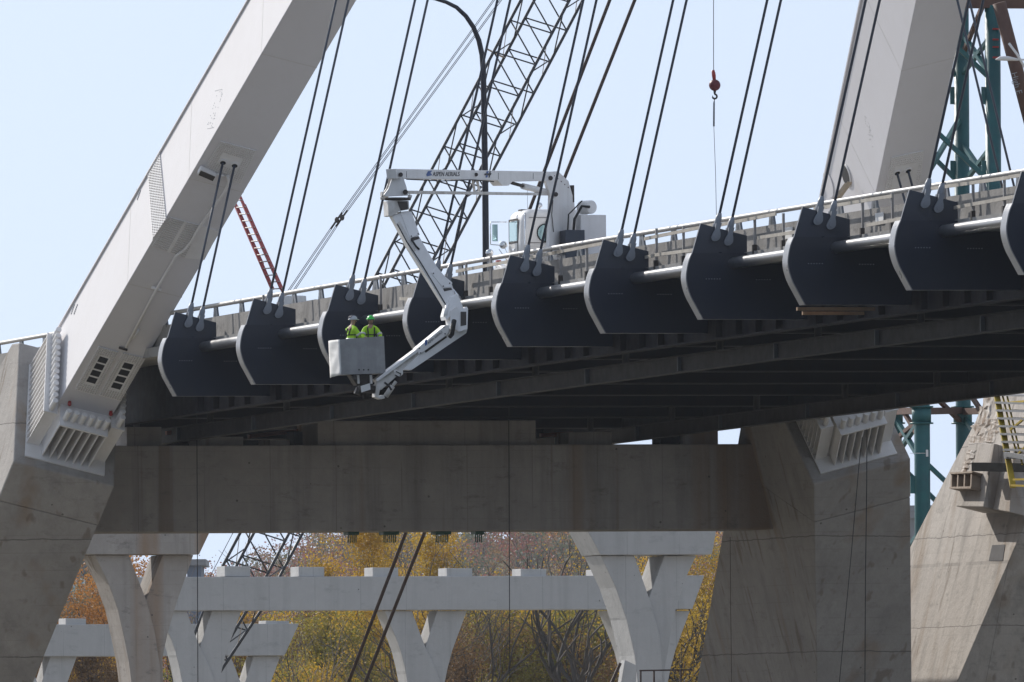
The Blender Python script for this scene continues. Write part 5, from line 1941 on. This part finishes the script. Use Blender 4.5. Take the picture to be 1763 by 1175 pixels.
tree('pale yellow-grey tree in front of the blue-grey house', 132, 990, 1000, 'leaf_p', 8, 33, .6, .33, 0, .34, .6, 'bark2')
tree('brown and golden tree low beside the small approach pier', 150, 1120, 900, 'leaf_b', 8, 34, .7, .3, 0, .32, .5)
tree('bare pale tree against the sky beside the crane boom', 360, 935, 980, None, 0, 35, .55, .36, 0, .3, .5, 'bark2', 4, .22)
tree('thin bare tree against the sky beside the first cap block', 385, 950, 990, 'leaf_b', 1, 36, .55, .36, 0, .3, .6, 'bark2', 4, .2)
tree('many-stemmed bare tree below the slanted cap end', 540, 1030, 840, None, 0, 37, .4, .4, 0, .3, .5, 'bark2', 4, .16)
tree('golden tree low behind the crane foot', 420, 1085, 900, 'leaf_y', 9, 38, .65, .3, 0, .34, .6)
tree('dark crooked tree low beside the small V column', 505, 1060, 835, 'leaf_g', 1, 39, .6, .36, -.1, .3, .6, 'bark', 4, .38)
tree('brown leaved tree low between the curved pier and the forked trunk', 1062, 1100, 905, 'leaf_o', 5, 40, .65, .3, 0, .3, .5, wid=.4)
tree('olive tree in the gap beside the third V column', 1040, 1050, 900, 'leaf_g', 6, 41, .65, .3, 0, .34, .6)

tree('golden tree with open crown beside the brown leaved one', 775, 1070, 895, 'leaf_y', 9, 51, .65, .3, 0, .34, .6)
tree('olive tree filling the bay under the fourth cap block', 880, 1080, 870, 'leaf_g', 6, 52, .65, .3, 0, .34, .6)
tree('rust brown tree low under the fifth cap block', 945, 1095, 868, 'leaf_b', 5, 53, .65, .3, 0, .34, .6)
tree('golden tree standing between the two rusty stays low down', 635, 1060, 885, 'leaf_y', 8, 54, .65, .3, 0, .34, .6)
tree('brown tree filling the gap behind the slanted cap end', 555, 1075, 895, 'leaf_b', 8, 55, .65, .3, 0, .34, .6)
tree('green-gold tree behind the stem of the third V column', 1010, 1080, 890, 'leaf_g', 6, 56, .65, .3, 0, .34, .6)
tree('golden bush-like tree low between the dark V pier and the small pier', 195, 1110, 910, 'leaf_y', 7, 57, .65, .3, 0, .34, .6)

# hillside and its wood
random.seed(99)
hs = []
NXH, NYH = 40, 10
def hill_z(x, y):
    t = max(0, min(1, (y - 1800) / 900.0))
    base = 45 * t * t * (3 - 2 * t)
    px_ = CX + F * x / y
    prof = .78 + .22 * max(0, min(1, (px_ - 400) / 170.0))
    return -1 + base * prof + 1.2 * math.sin(x * .031) * t
for j in range(NYH + 1):
    for i in range(NXH + 1):
        x = -1100 + 2200 * i / NXH
        y = 1750 + 1500 * j / NYH
        hs.append((x, y, hill_z(x, y)))
mb = MB(); mb.add(hs, [[j * (NXH + 1) + i, j * (NXH + 1) + i + 1, (j + 1) * (NXH + 1) + i + 1, (j + 1) * (NXH + 1) + i] for j in range(NYH) for i in range(NXH)], True)
structure(mb.build('hillside', gm))
r_ = np.random.default_rng(5)
wmats = ['leaf_r', 'leaf_b', 'leaf_d', 'leaf_o', 'leaf_p']
cl, cm = [], []
trunks = MB()
for n in range(900):
    y = r_.uniform(1850, 2900)
    pxx = r_.uniform(60, 1300)
    x = (pxx - CX) * y / F
    z0 = hill_z(x, y)
    h, w = r_.uniform(9, 16), r_.uniform(3.0, 5.5)
    wt = np.array([6 if pxx < 620 else 3, 3, 3.5 if pxx > 600 else 2, .8, 1.0])
    m_ = r_.choice(5, p=wt / wt.sum())
    trunks.tube([Vector((x, y, z0)), Vector((x + r_.normal(0, .4), y, z0 + h * .85))], [.22, .06], 4, True, False)
    for q in range(3):
        a0 = Vector((x, y, z0 + h * r_.uniform(.3, .6)))
        trunks.tube([a0, a0 + Vector((r_.normal(0, w * .5), r_.normal(0, w * .5), h * .35))], [.12, .03], 3, True, False)
    for q in range(11):
        cl.append((x + r_.normal(0, w * .5), y + r_.normal(0, w * .5), z0 + h * r_.uniform(.3, 1.0) - abs(r_.normal(0, .5))))
        cm.append(m_)
Q, MI = [], []
cl, cm = np.array(cl), np.array(cm)
for m_ in range(5):
    q = leaf_cloud(cl[cm == m_], 44, .5, 1.2, 70 + m_)
    Q.append(q); MI.append(np.full(len(q), m_))
wd = quads_obj('hillside_wood', np.concatenate(Q), [M[k] for k in wmats], None, np.concatenate(MI), (0, 2300, 0))
stuff(tag(wd, 'hazy rust, brown and green autumn wood on the far hillside', 'wood'))
tro = trunks.build('wood_trunks', M['bark'], wd)
stuff(tro)

# ---------------------------------------------------------------- air
hm_, hn, hl_, hb = new_mat('autumn_haze')
hn.remove(hb)
pv = hn.new('ShaderNodeVolumePrincipled')
pv.inputs['Color'].default_value = (.86, .92, 1, 1)
pv.inputs['Density'].default_value = 3.8e-5
pv.inputs['Anisotropy'].default_value = .2
hl_.new(pv.outputs[0], hn['Material Output'].inputs['Volume'])
mb = MB().prism([Vector((-2450, -350, -2.4)), Vector((2450, -350, -2.4)), Vector((2450, 3700, -2.4)), Vector((-2450, 3700, -2.4))], UP * 82)
hz_ = mb.build('haze', hm_)
stuff(hz_)
